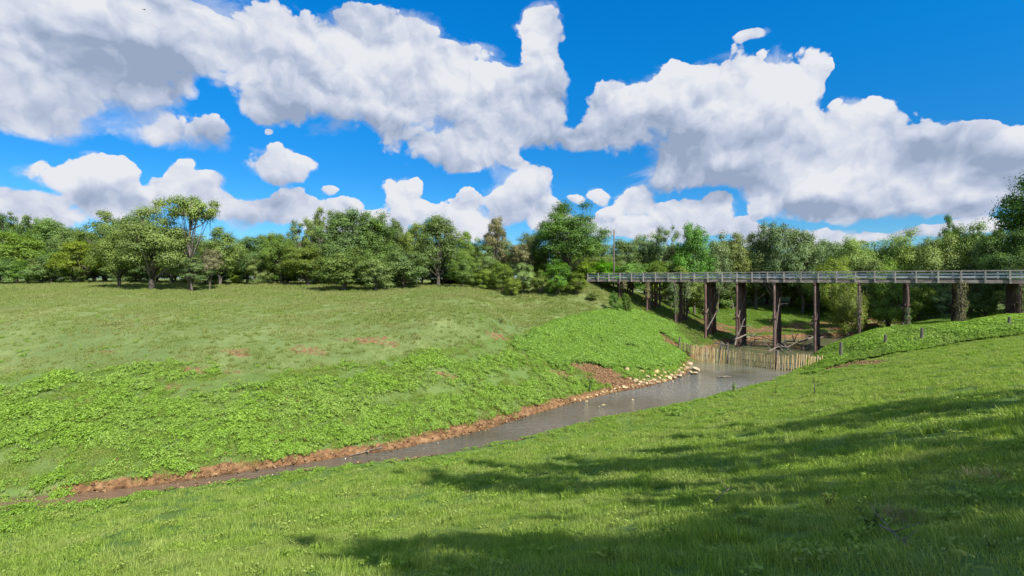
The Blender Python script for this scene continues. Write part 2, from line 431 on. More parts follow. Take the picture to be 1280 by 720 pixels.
far_edge = [(-1300, 690), (-500, 668), (-150, 640), (30, 621), (90, 617), (160, 610), (230, 601), (300, 590), (370, 581), (430, 571), (500, 561), (560, 548), (610, 536), (660, 520),
            (700, 508), (735, 499), (770, 490), (805, 484), (840, 475), (858, 467), (860, 453), (872, 443), (893, 433), (918, 427), (960, 423), (1020, 421), (1100, 419), (1220, 415)]
near_edge = [(-1300, 712), (-500, 686), (-150, 652), (50, 637), (130, 633), (190, 620), (250, 610), (330, 599), (385, 591), (440, 583), (520, 575), (600, 562), (650, 551), (700, 539), (745, 526),
             (800, 516), (860, 505), (920, 490), (960, 478), (985, 468), (1003, 458), (1025, 444), (1070, 432), (1130, 425), (1240, 420)]
FE = np.array([PZ(a, b, WL)[:2] for a, b in far_edge])
NE = np.array([PZ(a, b, WL)[:2] for a, b in near_edge])

def seg_dist(P, line):
    """distance and nearest parameter from points P (n,2) to a polyline"""
    best = np.full(len(P), 1e9)
    for a, b in zip(line[:-1], line[1:]):
        d = b - a; L2 = (d @ d) + 1e-12
        t_ = np.clip(((P - a) @ d) / L2, 0, 1)
        q = P - a - t_[:, None] * d
        best = np.minimum(best, np.hypot(q[:, 0], q[:, 1]))
    return best

def in_poly(P, poly):
    x, y = P[:, 0], P[:, 1]; ins = np.zeros(len(P), bool); n = len(poly)
    for i in range(n):
        x1, y1 = poly[i]; x2, y2 = poly[(i + 1) % n]
        if y1 == y2: continue
        c_ = ((y1 > y) != (y2 > y)) & (x < (x2 - x1) * (y - y1) / (y2 - y1) + x1)
        ins ^= c_
    return ins

WPOLY = np.vstack([FE, NE[::-1]])

CP = []
for col in [
    (-700, [(560, -10.6), (500, -9), (450, -7), (400, -4.5), (365, -2.3)]),
    (0, [(600, -11.5), (560, -10.6), (520, -9.5), (480, -8.2), (450, -7), (420, -5.5), (400, -4.5), (380, -3.4), (365, -2.3), (356, -1.4)]),
    (300, [(575, -11.5), (560, -11), (530, -10), (500, -9), (470, -8), (450, -7.2), (420, -5.7), (400, -4.7), (380, -3.6), (365, -2.4), (355, -1.3)]),
    (500, [(550, -11.6), (540, -11.3), (510, -10.2), (480, -9.1), (450, -7.7), (420, -6), (400, -5), (380, -3.8), (365, -2.5), (354, -1.15)]),
    (590, [(440, -7.3), (410, -5.5), (390, -4.4), (372, -3.0), (364, -2.35)]),
    (640, [(515, -11.5), (480, -10), (440, -8), (415, -6.7), (397, -5.7), (385, -5.0), (375, -4.0), (360, -2)]),
    (740, [(488, -11.5), (480, -11.2), (460, -10.2), (440, -9.1), (420, -7.8), (400, -6.4), (385, -5.1), (370, -3.3), (357, -1.5)]),
    (800, [(474, -11.5), (450, -10.4), (430, -9.3), (410, -8), (395, -6.8), (384, -5.6)]),
    (845, [(458, -11.5), (435, -10.6), (418, -9.5), (400, -7.8)]),
    (870, [(436, -11.5), (425, -10.7), (412, -9.8)]),
    (1280, [(418, -6), (432, -6.1), (450, -5.6), (480, -5), (520, -4.3), (560, -3.7), (620, -2.9), (720, -2.1)]),
    (1120, [(443, -8.7), (455, -8.6), (475, -7.6), (500, -6.6), (540, -5.4), (600, -3.9), (660, -3.0)]),
    (1000, [(474, -11.3), (482, -10.4), (500, -9.2), (520, -8), (550, -6.5), (590, -5), (640, -3.7), (720, -2.6)]),
    (860, [(511, -11.5), (520, -10.8), (540, -9.5), (570, -7.5), (610, -5.6), (660, -4), (720, -2.7)]),
    (640, [(558, -11.6), (565, -11.2), (590, -9.7), (620, -7.8), (660, -5.6), (700, -3.9), (720, -3.3)]),
    (400, [(591, -11.6), (600, -11.2), (630, -9.4), (670, -7), (720, -4.6)]),
    (100, [(640, -11.3), (670, -9.6), (720, -7.3)]),
    (1200, [(430, -7.3)]), (1060, [(455, -10), (447, -10.2)]), (1010, [(466, -11.5)]),
]:
    px, l = col
    for py, z in l: CP.append(PZ(px, py, z))
for px, py, Y in [(778, 366, 97), (740, 353, 100.5), (1071, 414, 74), (1132, 407, 70.6), (1199, 404, 67), (1260, 401, 64.4),
                  (1120, 424, 62), (1060, 434, 65), (1022, 446, 67), (1200, 411, 59), (1280, 403, 60)]:
    CP.append(PY(px, py, Y))
CP += [PZ(*a) for a in [(870, 400, -8.5), (900, 407, -10.2), (950, 411, -11.4), (1000, 413, -11.4), (950, 396, -9.5), (950, 381, -7.5), (1010, 384, -8), (1100, 404, -10.3), (1150, 397, -8.2), (1250, 391, -6)]]
CP += [(-150, 110, -.9), (-75, 112, -.9), (-30, 114, -1.0), (0, 114, -1.1), (-100, 150, -.7), (0, 150, -.8), (10, 108, -.9), (40, 160, -4.5), (80, 155, -4), (120, 150, -3),
       (0, 180, -1.5), (200, 150, -2), (60, 210, -2), (0, 0, -1.65), (0, -10, -1.2), (5, 0, -1.5), (15, 0, -1.5), (30, 0, -2), (-10, 0, -4.5), (-20, 4, -8.8), (-30, -5, -8.5),
       (25, -15, -1), (0, -40, -.5), (60, 0, -2), (60, 30, -4), (100, 30, -3), (100, 60, -4), (-30, -40, -4), (-60, 8, -10.5), (-60, -25, -4), (-100, 40, -8.5), (-100, 60, -5.5),
       (-150, 60, -4), (-40, 33, -10.5), (-16, 6, -7.4), (120, 100, -3.5), (85, 85, -5)]
CP = np.array(CP)
def tps_fit(cp, reg=0.4):
    X = cp[:, :2] / 50.0; n = len(X)
    r2 = ((X[:, None] - X[None]) ** 2).sum(-1)
    K = 0.5 * r2 * np.log(r2 + 1e-9) + np.eye(n) * reg * 1e-3
    P_ = np.hstack([np.ones((n, 1)), X])
    A = np.vstack([np.hstack([K, P_]), np.hstack([P_.T, np.zeros((3, 3))])])
    return X, np.linalg.solve(A, np.concatenate([cp[:, 2], np.zeros(3)]))
TX, TW = tps_fit(CP)
def tps(P):
    out = np.empty(len(P))
    for i in range(0, len(P), 20000):
        q = P[i:i+20000] / 50.0
        r2 = ((q[:, None] - TX[None]) ** 2).sum(-1)
        out[i:i+20000] = (0.5 * r2 * np.log(r2 + 1e-9)) @ TW[:-3] + TW[-3] + q @ TW[-2:]
    return out
def smst(a, b, x):
    t_ = np.clip((x - a) / (b - a), 0, 1); return t_ * t_ * (3 - 2 * t_)

def vnoise(P, scale, seed=0, octaves=3):
    """value noise in numpy, about -1..1"""
    out = np.zeros(len(P)); amp = 1.0; tot = 0
    for o_ in range(octaves):
        q = P * scale * (2 ** o_) + 37.7 * (seed + o_)
        i = np.floor(q).astype(np.int64); f = q - i; f = f * f * (3 - 2 * f)
        def h(a, b):
            n_ = (a * 73856093) ^ (b * 19349663) ^ (seed * 83492791 + o_ * 7919)
            n_ = (n_ ^ (n_ >> 13)) * 1274126177 & 0x7fffffff
            return (n_ % 100003) / 50001.5 - 1
        v = (h(i[:, 0], i[:, 1]) * (1 - f[:, 0]) + h(i[:, 0] + 1, i[:, 1]) * f[:, 0]) * (1 - f[:, 1]) + \
            (h(i[:, 0], i[:, 1] + 1) * (1 - f[:, 0]) + h(i[:, 0] + 1, i[:, 1] + 1) * f[:, 0]) * f[:, 1]
        out += v * amp; tot += amp; amp *= 0.5
    return out / tot

def axis(lo, hi, step, far, n):
    core = np.arange(lo, hi + step, step)
    g = np.geomspace(step, far, n)
    g = np.cumsum(g * (far / np.cumsum(g)[-1]))
    return np.concatenate([(core[0] - g)[::-1], core, core[-1] + g])
GX = axis(-62, 84, 0.31, 2600, 56); GY = axis(-6, 122, 0.31, 2600, 56)
gx, gy = np.meshgrid(GX, GY); PP = np.stack([gx.ravel(), gy.ravel()], 1)
z = np.clip(tps(PP), -12.6, 3.0)
dc = np.hypot(PP[:, 0] - 10, PP[:, 1] - 50)
w_ = smst(150, 240, dc); z = z * (1 - w_) - 1.3 * w_
# a low crown on the meadow and a faint track between it and the hedge
dF = seg_dist(PP, FE); dN = seg_dist(PP, NE); inw = in_poly(PP, WPOLY)
z += vnoise(PP, 0.22, 3, 3) * 0.13 * smst(0.5, 5, np.minimum(dF, dN)) + vnoise(PP, 1.1, 5, 2) * 0.06 + vnoise(PP, 0.45, 6, 2) * 0.10 * smst(1, 4, np.minimum(dF, dN))
nearside = dN < dF
cut = 0.08 + 0.22 * smst(0.0, 0.75, dF + 0.25 * vnoise(PP, 1.4, 8, 2)) + 0.05 * np.minimum(dF, 8)
lip = 0.04 + 0.28 * smst(0.0, 0.9, dN) + 0.05 * np.minimum(dN, 8)
z = np.where(inw, z, np.minimum(z, WL + np.where(nearside, 0.10 + 0.55 * dN, 0.12 + 0.16 * smst(0, .5, dF) + 0.42 * dF)))
floor_z = WL + np.where(nearside, lip, cut)
z = np.where(inw, WL - 0.6 * smst(0, 1.5, np.minimum(dF, dN)) - 0.05, np.maximum(z, floor_z))
GZ = z.reshape(gx.shape)

def ground(P):
    """terrain height under points (n,2)"""
    P = np.atleast_2d(np.asarray(P, float))
    i = np.clip(np.searchsorted(GX, P[:, 0]) - 1, 0, len(GX) - 2); j = np.clip(np.searchsorted(GY, P[:, 1]) - 1, 0, len(GY) - 2)
    u = np.clip((P[:, 0] - GX[i]) / (GX[i+1] - GX[i]), 0, 1); v = np.clip((P[:, 1] - GY[j]) / (GY[j+1] - GY[j]), 0, 1)
    return (GZ[j, i] * (1-u) + GZ[j, i+1] * u) * (1-v) + (GZ[j+1, i] * (1-u) + GZ[j+1, i+1] * u) * v
def gz(x, y): return float(ground([[x, y]])[0])
def G(px, py, far=160.0):
    """where the sight line over photo point (px, py) meets the ground"""
    Y = np.geomspace(2.0, far, 1600); X = (px - 640) * Y / F; Z = (HY - py) * Y / F
    g_ = ground(np.stack([X, Y], 1)); k = np.argmax(g_ >= Z)
    if g_[k] < Z[k]: k = len(Y) - 1
    return Vector((X[k], Y[k], g_[k]))
def GP(l): return np.array([G(a, b)[:2] for a, b in l])

# zones of the ground
Z_WEED = GP([(-250, 470), (0, 466), (140, 461), (230, 452), (300, 470), (380, 462), (470, 452), (560, 436), (640, 420), (690, 402), (735, 390), (790, 388), (835, 402), (858, 428), (861, 452),
             (845, 466), (800, 474), (735, 490), (700, 502), (610, 530), (500, 552), (430, 562), (300, 583), (160, 602), (60, 612), (-150, 632)])
Z_MOUND = GP([(640, 430), (690, 404), (730, 388), (790, 388), (835, 402), (858, 428), (861, 450), (820, 462), (760, 462), (700, 455)])
Z_GAP = GP([(-60, 560), (60, 558), (150, 566), (190, 585), (100, 600), (-60, 606)])
Z_VINE = GP([(1008, 462), (1022, 440), (1050, 427), (1120, 417), (1200, 407), (1290, 400), (1400, 398), (1400, 412), (1280, 418), (1200, 429), (1120, 442), (1060, 454), (1020, 464)])
Z_LWEED = GP([(-60, 640), (0, 628), (60, 632), (125, 640), (90, 660), (0, 672), (-60, 680)])
Z_TRACK = GP([(560, 358), (640, 358), (720, 380), (700, 400), (660, 396), (600, 370)])
PATCH = [((245, 463), 22, 4), ((300, 441), 26, 5), ((385, 440), 34, 5), ((455, 424), 30, 5), ((215, 485), 16, 3), ((290, 465), 20, 3), ((838, 430), 9, 7), ((1085, 453), 34, 3.5), ((1045, 460), 30, 4),
         ((748, 466), 30, 9), ((770, 478), 42, 10), ((700, 468), 26, 4), ((480, 430), 22, 3), ((625, 420), 16, 3), ((560, 470), 14, 3), ((130, 440), 18, 2), ((360, 500), 18, 2)]
PW = []
for (c_, rx, ry) in PATCH:
    a = G(*c_); b = G(c_[0] + rx, c_[1]); d = G(c_[0], c_[1] - ry)
    PW.append((a.x, a.y, abs(b.x - a.x) + 0.2, abs(d.y - a.y) + 0.3, c_[0] > 730))
def dirt_at(P, dF_, dN_):
    m_ = np.zeros(len(P)); n1 = vnoise(P, 0.9, 21, 3)
    for (x0, y0, rx, ry, big_) in PW:
        q = np.hypot((P[:, 0] - x0) / rx, (P[:, 1] - y0) / ry) + 0.55 * n1
        m_ = np.maximum(m_, smst(1.1, 0.6, q) * (1.0 if big_ else 0.52))
    wid = 0.50 + 0.45 * smst(-20, 8, P[:, 0]) + 0.25 * vnoise(P, 0.9, 33, 2) + 0.6 * vnoise(P, 0.16, 30, 2)
    m_ = np.maximum(m_, smst(1.0, 0.55, dF_ / np.maximum(wid, 0.10)) * (P[:, 1] < 130) * smst(-28, -23, P[:, 0]))
    m_ = np.maximum(m_, smst(0.5, 0.15, dN_))
    return m_
bare_bank = GP([(860, 402), (880, 412), (905, 418), (960, 416), (1040, 415), (1120, 405), (1180, 398), (1180, 380), (1110, 388), (1040, 402), (960, 407), (920, 408), (880, 398)])
def bank_at(P):
    return in_poly(P, bare_bank).astype(float)
dirt = dirt_at(PP, dF, dN)
bb = bank_at(PP)
weed = in_poly(PP, Z_WEED).astype(float); vine = in_poly(PP, Z_VINE).astype(float)
lawn = ((PP[:, 1] < 75) & nearside & (~inw)).astype(float)
mead = 1 - lawn
dirt = np.maximum(dirt, bb * smst(-0.5, 0.3, vnoise(PP, 0.35, 41, 3)))

def grid_faces(nx, ny):
    i = np.arange(nx - 1)[None, :] + np.arange(ny - 1)[:, None] * nx
    return np.stack([i, i + 1, i + nx + 1, i + nx], -1).reshape(-1)

def ground_material():
    m, t, out = newmat('turf_and_clay')
    geo = nd(t, 'ShaderNodeNewGeometry'); P_ = geo.outputs['Position']
    def A(n_): return nd(t, 'ShaderNodeAttribute', attribute_name=n_).outputs['Fac']
    big = noise3(t, P_, 0.09, 5, 0.6); mid = noise3(t, P_, 0.8, 5, 0.65); fin = noise3(t, P_, 6.0, 5, 0.7)
    me_ = mixc(t, mapr(t, big, 0.35, 0.65, 0, 1), (0.125, 0.18, 0.055, 1), (0.225, 0.265, 0.095, 1))
    me_ = mixc(t, mapr(t, mid, 0.45, 0.75, 0, 0.75), me_, (0.115, 0.175, 0.050, 1))
    me_ = mixc(t, mapr(t, fin, 0.52, 0.75, 0, 0.55), me_, (0.27, 0.29, 0.14, 1))
    la = mixc(t, mapr(t, mid, 0.35, 0.7, 0, 1), (0.085, 0.165, 0.028, 1), (0.165, 0.23, 0.055, 1))
    la = mixc(t, mapr(t, fin, 0.5, 0.75, 0, 0.5), la, (0.06, 0.095, 0.025, 1))
    c = mixc(t, A('lawn'), me_, la)
    c = mixc(t, mth(t, 'MULTIPLY', A('weed'), 0.6), c, (0.095, 0.17, 0.032, 1))
    dn = noise3(t, P_, 2.4, 6, 0.7)
    dc_ = nd(t, 'ShaderNodeValToRGB'); t.links.new(dn, dc_.inputs[0])
    k = dc_.color_ramp; k.elements[0].position = 0.32; k.elements[0].color = (0.060, 0.034, 0.022, 1); k.elements[1].position = 0.7; k.elements[1].color = (0.36, 0.225, 0.115, 1)
    e_ = k.elements.new(0.5); e_.color = (0.20, 0.108, 0.050, 1)
    dm = mth(t, 'ADD', A('dirt'), mth(t, 'MULTIPLY', mth(t, 'SUBTRACT', fin, 0.5), 0.9))
    dm = mth(t, 'ADD', dm, mth(t, 'MULTIPLY', mth(t, 'SUBTRACT', noise3(t, P_, 2.1, 3, 0.6), 0.5), 1.4))
    c = mixc(t, mapr(t, dm, 0.35, 0.6, 0, 1), c, dc_.outputs[0])
    wet = mapr(t, nd_z(t, P_), -12.02, -11.86, 0.45, 1.0)
    c = vmt(t, 'SCALE', c); t.links.new(wet, c.node.inputs['Scale'])
    b = nd(t, 'ShaderNodeBsdfPrincipled'); t.links.new(c, b.inputs['Base Color']); b.inputs['Roughness'].default_value = 0.95
    b.inputs['Specular IOR Level'].default_value = 0.1
    bp = nd(t, 'ShaderNodeBump'); bp.inputs['Strength'].default_value = 0.9; bp.inputs['Distance'].default_value = 0.16
    hh = mth(t, 'ADD', mth(t, 'MULTIPLY', noise3(t, P_, 1.7, 6, 0.7), 1.0), mth(t, 'MULTIPLY', noise3(t, P_, 9, 3, 0.7), 0.35))
    t.links.new(hh, bp.inputs['Height']); t.links.new(bp.outputs[0], b.inputs['Normal'])
    t.links.new(b.outputs[0], out.inputs[0])
    return m
def nd_z(t, P_):
    s_ = nd(t, 'ShaderNodeSeparateXYZ'); t.links.new(P_, s_.inputs[0]); return s_.outputs[2]

tm = mesh_np('ground', np.stack([PP[:, 0], PP[:, 1], z], 1), grid_faces(len(GX), len(GY)), 4, [ground_material()], True,
             {'dirt': ('POINT', dirt), 'lawn': ('POINT', lawn), 'weed': ('POINT', np.maximum(weed, vine))})
go = tag(link(bpy.data.objects.new('ground', tm)), 'grassy land falling in slopes to the creek bed from both sides', 'ground', kind='structure')

# ------------------------------------------------------------------ water
def water_material():
    m, t, out = newmat('murky_creek_water')
    geo = nd(t, 'ShaderNodeNewGeometry'); P_ = geo.outputs['Position']
    mp = nd(t, 'ShaderNodeMapping'); t.links.new(P_, mp.inputs[0]); mp.inputs['Rotation'].default_value = (0, 0, R(-38)); mp.inputs['Scale'].default_value = (0.75, 2.3, 1)
    r1 = noise3(t, mp.outputs[0], 1.6, 5, 0.6, 0.8); r2 = noise3(t, mp.outputs[0], 6.5, 4, 0.65, 0.4)
    calm = noise3(t, P_, 0.16, 2, 0.5)
    amt = mapr(t, calm, 0.38, 0.6, 0.45, 1.0)
    s_ = nd(t, 'ShaderNodeSeparateXYZ'); t.links.new(P_, s_.inputs[0])
    still = mapr(t, s_.outputs[1], 57.0, 63.0, 1.0, 0.10)      # the pool behind the water gap is still
    amt = mth(t, 'MULTIPLY', amt, still)
    bp = nd(t, 'ShaderNodeBump'); bp.inputs['Distance'].default_value = 0.5
    t.links.new(mth(t, 'MULTIPLY', amt, 1.0), bp.inputs['Strength'])
    t.links.new(mth(t, 'ADD', r1, mth(t, 'MULTIPLY', r2, 0.35)), bp.inputs['Height'])
    col_ = mixc(t, mapr(t, calm, 0.35, 0.65, 0, 1), (0.095, 0.090, 0.055, 1), (0.175, 0.175, 0.14, 1))
    clay = mapr(t, s_.outputs[1], 34.0, 27.0, 0.0, 0.7)
    col_ = mixc(t, clay, col_, (0.24, 0.135, 0.075, 1))
    green = mapr(t, s_.outputs[1], 62.0, 72.0, 0.0, 0.8)
    col_ = mixc(t, green, col_, (0.15, 0.155, 0.07, 1))
    riff = mth(t, 'MULTIPLY', mapr(t, mth(t, 'ABSOLUTE', mth(t, 'SUBTRACT', s_.outputs[1], 53.0)), 2.0, 6.0, 1.0, 0.0), mapr(t, r2, 0.52, 0.64, 0, 1))
    col_ = mixc(t, mth(t, 'MULTIPLY', riff, 0.75), col_, (0.62, 0.64, 0.64, 1))
    b = nd(t, 'ShaderNodeBsdfPrincipled'); t.links.new(col_, b.inputs['Base Color'])
    b.inputs['Roughness'].default_value = 0.06; b.inputs['Specular IOR Level'].default_value = 0.75; b.inputs['IOR'].default_value = 1.36
    t.links.new(bp.outputs[0], b.inputs['Normal']); t.links.new(b.outputs[0], out.inputs[0])
    return m
def offset_line(line, side, d):
    o_ = []
    for i in range(len(line)):
        a = line[max(i-1, 0)]; b = line[min(i+1, len(line)-1)]; t_ = (b - a) / np.linalg.norm(b - a)
        o_.append(line[i] + side * d * np.array([-t_[1], t_[0]]))
    return np.array(o_)
def resample(line, n):
    s_ = np.concatenate([[0], np.cumsum(np.hypot(*np.diff(line, axis=0).T))]); u = np.linspace(0, s_[-1], n)
    return np.stack([np.interp(u, s_, line[:, 0]), np.interp(u, s_, line[:, 1])], 1)
A_ = offset_line(resample(FE, 60), 1, 0.25); B_ = offset_line(resample(NE, 60), -1, 0.5)
wv = np.vstack([np.c_[A_, np.full(60, WL)], np.c_[B_, np.full(60, WL)]])
wf = [(i + 60, i + 61, i + 1, i) for i in range(59)]
wo_ = tag(link(bpy.data.objects.new('creek_water', mesh_np('creek_water', wv, wf, 4, [water_material()]))), 'murky grey green creek winding past the riprap and under the bridge', 'water', kind='structure')

# =================================================================== the timber trestle bridge
BO = Vector((15.9, 101.0, 0)); BU = Vector((0.808, -0.589, 0)); BV = Vector((0.589, 0.808, 0))
def B(n, v, z): return BO + BU * (n * 2.4) + BV * v + Vector((0, 0, z))
bridge = empty('trestle_bridge', BO)
tag(bridge, 'long weathered timber trestle bridge carrying a deck across the creek', 'bridge')
BINV = Matrix.Translation(-BO)
def bbuild(mb, name, mat, parent=bridge, smooth=False):
    mb.v = [tuple(Vector(v) - BO) for v in mb.v]
    return mb.build(name, mat, parent, smooth)
NEND = 37; BW = 7.2
mb = MB()
for i in range(0, NEND * 8):      # deck planks across
    n0 = i / 8.0 + 0.01; n1 = (i + 1) / 8.0 - 0.01
    mb.beam(B((n0 + n1) / 2, -0.05 + random.uniform(-.04, .04), -0.19), B((n0 + n1) / 2, BW + 0.05, -0.19), (n1 - n0) * 2.4, 0.09)
bbuild(mb, 'deck', M['deck'])
for v, nm in ((-0.02, 'fascia_board'), (BW + 0.02, 'fascia_board')):
    mb = MB()
    for i in range(0, NEND, 2):
        j = random.uniform(-.02, .02)
        mb.beam(B(i + 0.006, v, -0.47 + j), B(i + 1.994, v, -0.47 + j * .3), 0.14, 0.42, jit=0.008)
    bbuild(mb, nm, M['fascia'])
for v in (0.9, 2.2, 3.6, 5.0, 6.3):
    mb = MB()
    for i in range(0, NEND, 3): mb.beam(B(i + .01, v, -0.46), B(i + 2.99, v, -0.46), 0.2, 0.42)
    bbuild(mb, 'stringer', M['pile'])
for side, v in ((-1, -0.10), (1, BW + 0.10)):
    mb = MB()
    for i in range(0, NEND, 3): mb.beam(B(i, v, 1.08 + random.uniform(-.012, .012)), B(i + 2.98, v, 1.08 + random.uniform(-.012, .012)), 0.14, 0.07, jit=.004)
    bbuild(mb, 'top_rail', M['plank'])
    for zc in (0.62, 0.18):
        mb = MB()
        for i in range(0, NEND, 2):
            e0 = B(i, v - side * 0.12, zc + random.uniform(-.012, .012)); e1 = B(i + 1.99, v - side * 0.12, zc + random.uniform(-.012, .012))
            d = BV * side
            for dz, dp in ((0.085, 0.0), (0.0, 0.035), (-0.085, 0.0)):    # corrugated section
                mb.beam(e0 + Vector((0, 0, dz)) - d * dp, e1 + Vector((0, 0, dz)) - d * dp, 0.02, 0.082)
        bbuild(mb, 'guard_rail', M['rail'])
    for i in range(NEND):
        mb = MB(); lean = random.uniform(-.02, .02)
        mb.beam(B(i, v + side * 0.09, -0.66), B(i + lean, v + side * 0.05, 1.12), 0.17, 0.19, up=BU, jit=0.006)
        bbuild(mb, 'rail_post', M['plank'])
bents = [-0.1, 2.9, 5.3, 7.55, 9.8, 12.0, 14.4, 16.8, 19.2, 21.6, 24.0, 26.4, 28.8, 31.2]
for bi, n in enumerate(bents):
    mb = MB(); mb.beam(B(n, -0.35, -0.86), B(n, BW + 0.35, -0.86), 0.34, 0.34, jit=.01); bbuild(mb, 'cap_beam', M['pile'])
    if bi == 0:
        mb = MB()
        for zz in np.arange(-2.8, -1.0, 0.3): mb.beam(B(n - 0.2, -0.8, zz), B(n - 0.2, BW + .8, zz), 0.1, 0.28)
        bbuild(mb, 'abutment_wall', M['pile']); continue
    feet = []
    for k in range(6):
        v = 0.12 + k * (BW - 0.24) / 5; bat = (-0.35 if k == 0 else 0.35 if k == 5 else 0) 
        p = B(n, v + bat, 0); g_ = min(gz(p.x, p.y), -1.6)
        top = B(n, v, -1.02); foot = B(n + random.uniform(-.05, .05), v + bat * (min(-g_, 12) / 10), g_ - 0.8)
        mb = MB(); r0 = random.uniform(.17, .21)
        pts = [foot.lerp(top, t_) + Vector((random.uniform(-.03, .03), random.uniform(-.03, .03), 0)) for t_ in np.linspace(0, 1, 9)]
        mb.tube(pts, list(np.linspace(r0 * 1.12, r0 * .9, 9)), 9, 0.06)
        bbuild(mb, 'pile', M['pile'], smooth=True); feet.append(foot)
    h = -1.1 - max(min(gz(feet[0].x, feet[0].y), -1.6), WL)
    if h > 3:
        for a, b, z0, z1 in ((-0.3, BW + .3, -1.1 - h * .52, -1.1 - h * .12), (BW + .3, -0.3, -1.1 - h * .92, -1.1 - h * .46)):
            for off in (0.26,):
                mb = MB(); o_ = off * (1 if a < b else -1) / 2.4
                mb.beam(B(n + o_, a, z0), B(n + o_, b, z1), 0.09, 0.26, jit=.01)
                bbuild(mb, 'cross_brace', M['drift'] if bi in (4, 5) else M['pile'])
        mb = MB(); mb.beam(B(n - 0.25, -0.45, -1.1 - h * .55), B(n - .25, BW + .45, -1.1 - h * .55), 0.1, 0.26, jit=.01)
        bbuild(mb, 'waling', M['pile'])

# =================================================================== picket fence hung across the water
fpts = [(24.8, 71.6), (26.0, 70.2), (30.2, 68.0), (34.6, 63.6), (36.8, 62.6), (38.6, 62.4), (40.6, 62.6)]
fl = [Vector((a, b, 0)) for a, b in fpts]
def falong(s_):
    acc_ = 0
    for a, b in zip(fl[:-1], fl[1:]):
        l_ = (b - a).length
        if s_ <= acc_ + l_: return a.lerp(b, (s_ - acc_) / l_)
        acc_ += l_
    return fl[-1].copy()
FLEN = sum((b - a).length for a, b in zip(fl[:-1], fl[1:]))
fence = empty('picket_fence', (30, 68, WL))
tag(fence, 'sagging fence of pale wooden pickets hung across the creek below the bridge', 'fence')
FO = Vector((30, 68, WL))
def fbuild(mb, name, mat):
    mb.v = [tuple(Vector(v) - FO) for v in mb.v]; return mb.build(name, mat, fence)
ftop = lambda s_: float(np.interp(s_, [0, 1.9, 6.6, 12.9, 15.3, 17.2, FLEN], [2.55, 2.4, 1.95, 1.9, 2.15, 2.0, 1.9]))
s_ = 0.1; k = 0
while s_ < FLEN:
    p = falong(s_); d = (falong(s_ + .1) - falong(s_ - .1)).normalized(); h = ftop(s_) + random.uniform(-.16, .14)
    lean = random.gauss(0.07, 0.07) + (0.28 if k in (38, 39) else 0)
    base = max(gz(p.x, p.y), WL) - 0.1
    mb = MB()
    q0 = Vector((p.x, p.y, base)); q2 = Vector((p.x, p.y, WL + h)) + d * lean * h * .5
    q1 = (q0 + q2) / 2 + d * random.uniform(-.05, .05) - Vector((0.5, .8, 0)) * random.uniform(0, .1)
    mb.beam(q0, q1, 0.12, 0.05, up=(d.y, -d.x, 0), jit=.008); mb.beam(q1, q2, 0.12, 0.05, up=(d.y, -d.x, 0), jit=.008)
    if q2.z - base > 0.4: fbuild(mb, 'picket', M['picket'])
    s_ += 0.31 + random.uniform(-.06, .06) - (0.13 if s_ < 5 else 0); k += 1
for hh in (0.42, 0.86):
    mb = MB(); ss = np.linspace(0.0, FLEN, 14)
    for a, b in zip(ss[:-1], ss[1:]):
        pa = falong(a); pb = falong(b)
        mb.beam((pa.x + .06, pa.y + .08, WL + ftop(a) * hh), (pb.x + .06, pb.y + .08, WL + ftop(b) * hh), 0.05, 0.08)
    fbuild(mb, 'rail', M['drift'])
for s0, hp, r_ in ((0.0, 3.3, .13), (5.9, 3.0, .2), (6.7, 2.9, .17), (13.1, 2.5, .24)):
    p = falong(s0); mb = MB(); g_ = min(gz(p.x, p.y), WL)
    mb.tube([(p.x + .15, p.y + .3, g_ - .4), (p.x + .12, p.y + .28, WL + hp * .5), (p.x + .2, p.y + .3, WL + hp)], [r_ * 1.1, r_, r_ * .9], 9, .07)
    fbuild(mb, 'post', M['bark'])
mb = MB(); a = falong(5.2); b = falong(7.0)
mb.beam((a.x, a.y + .4, WL + 2.75), (b.x, b.y + .4, WL + 2.55), .28, .26, jit=.02); fbuild(mb, 'timber_tie', M['bark'])

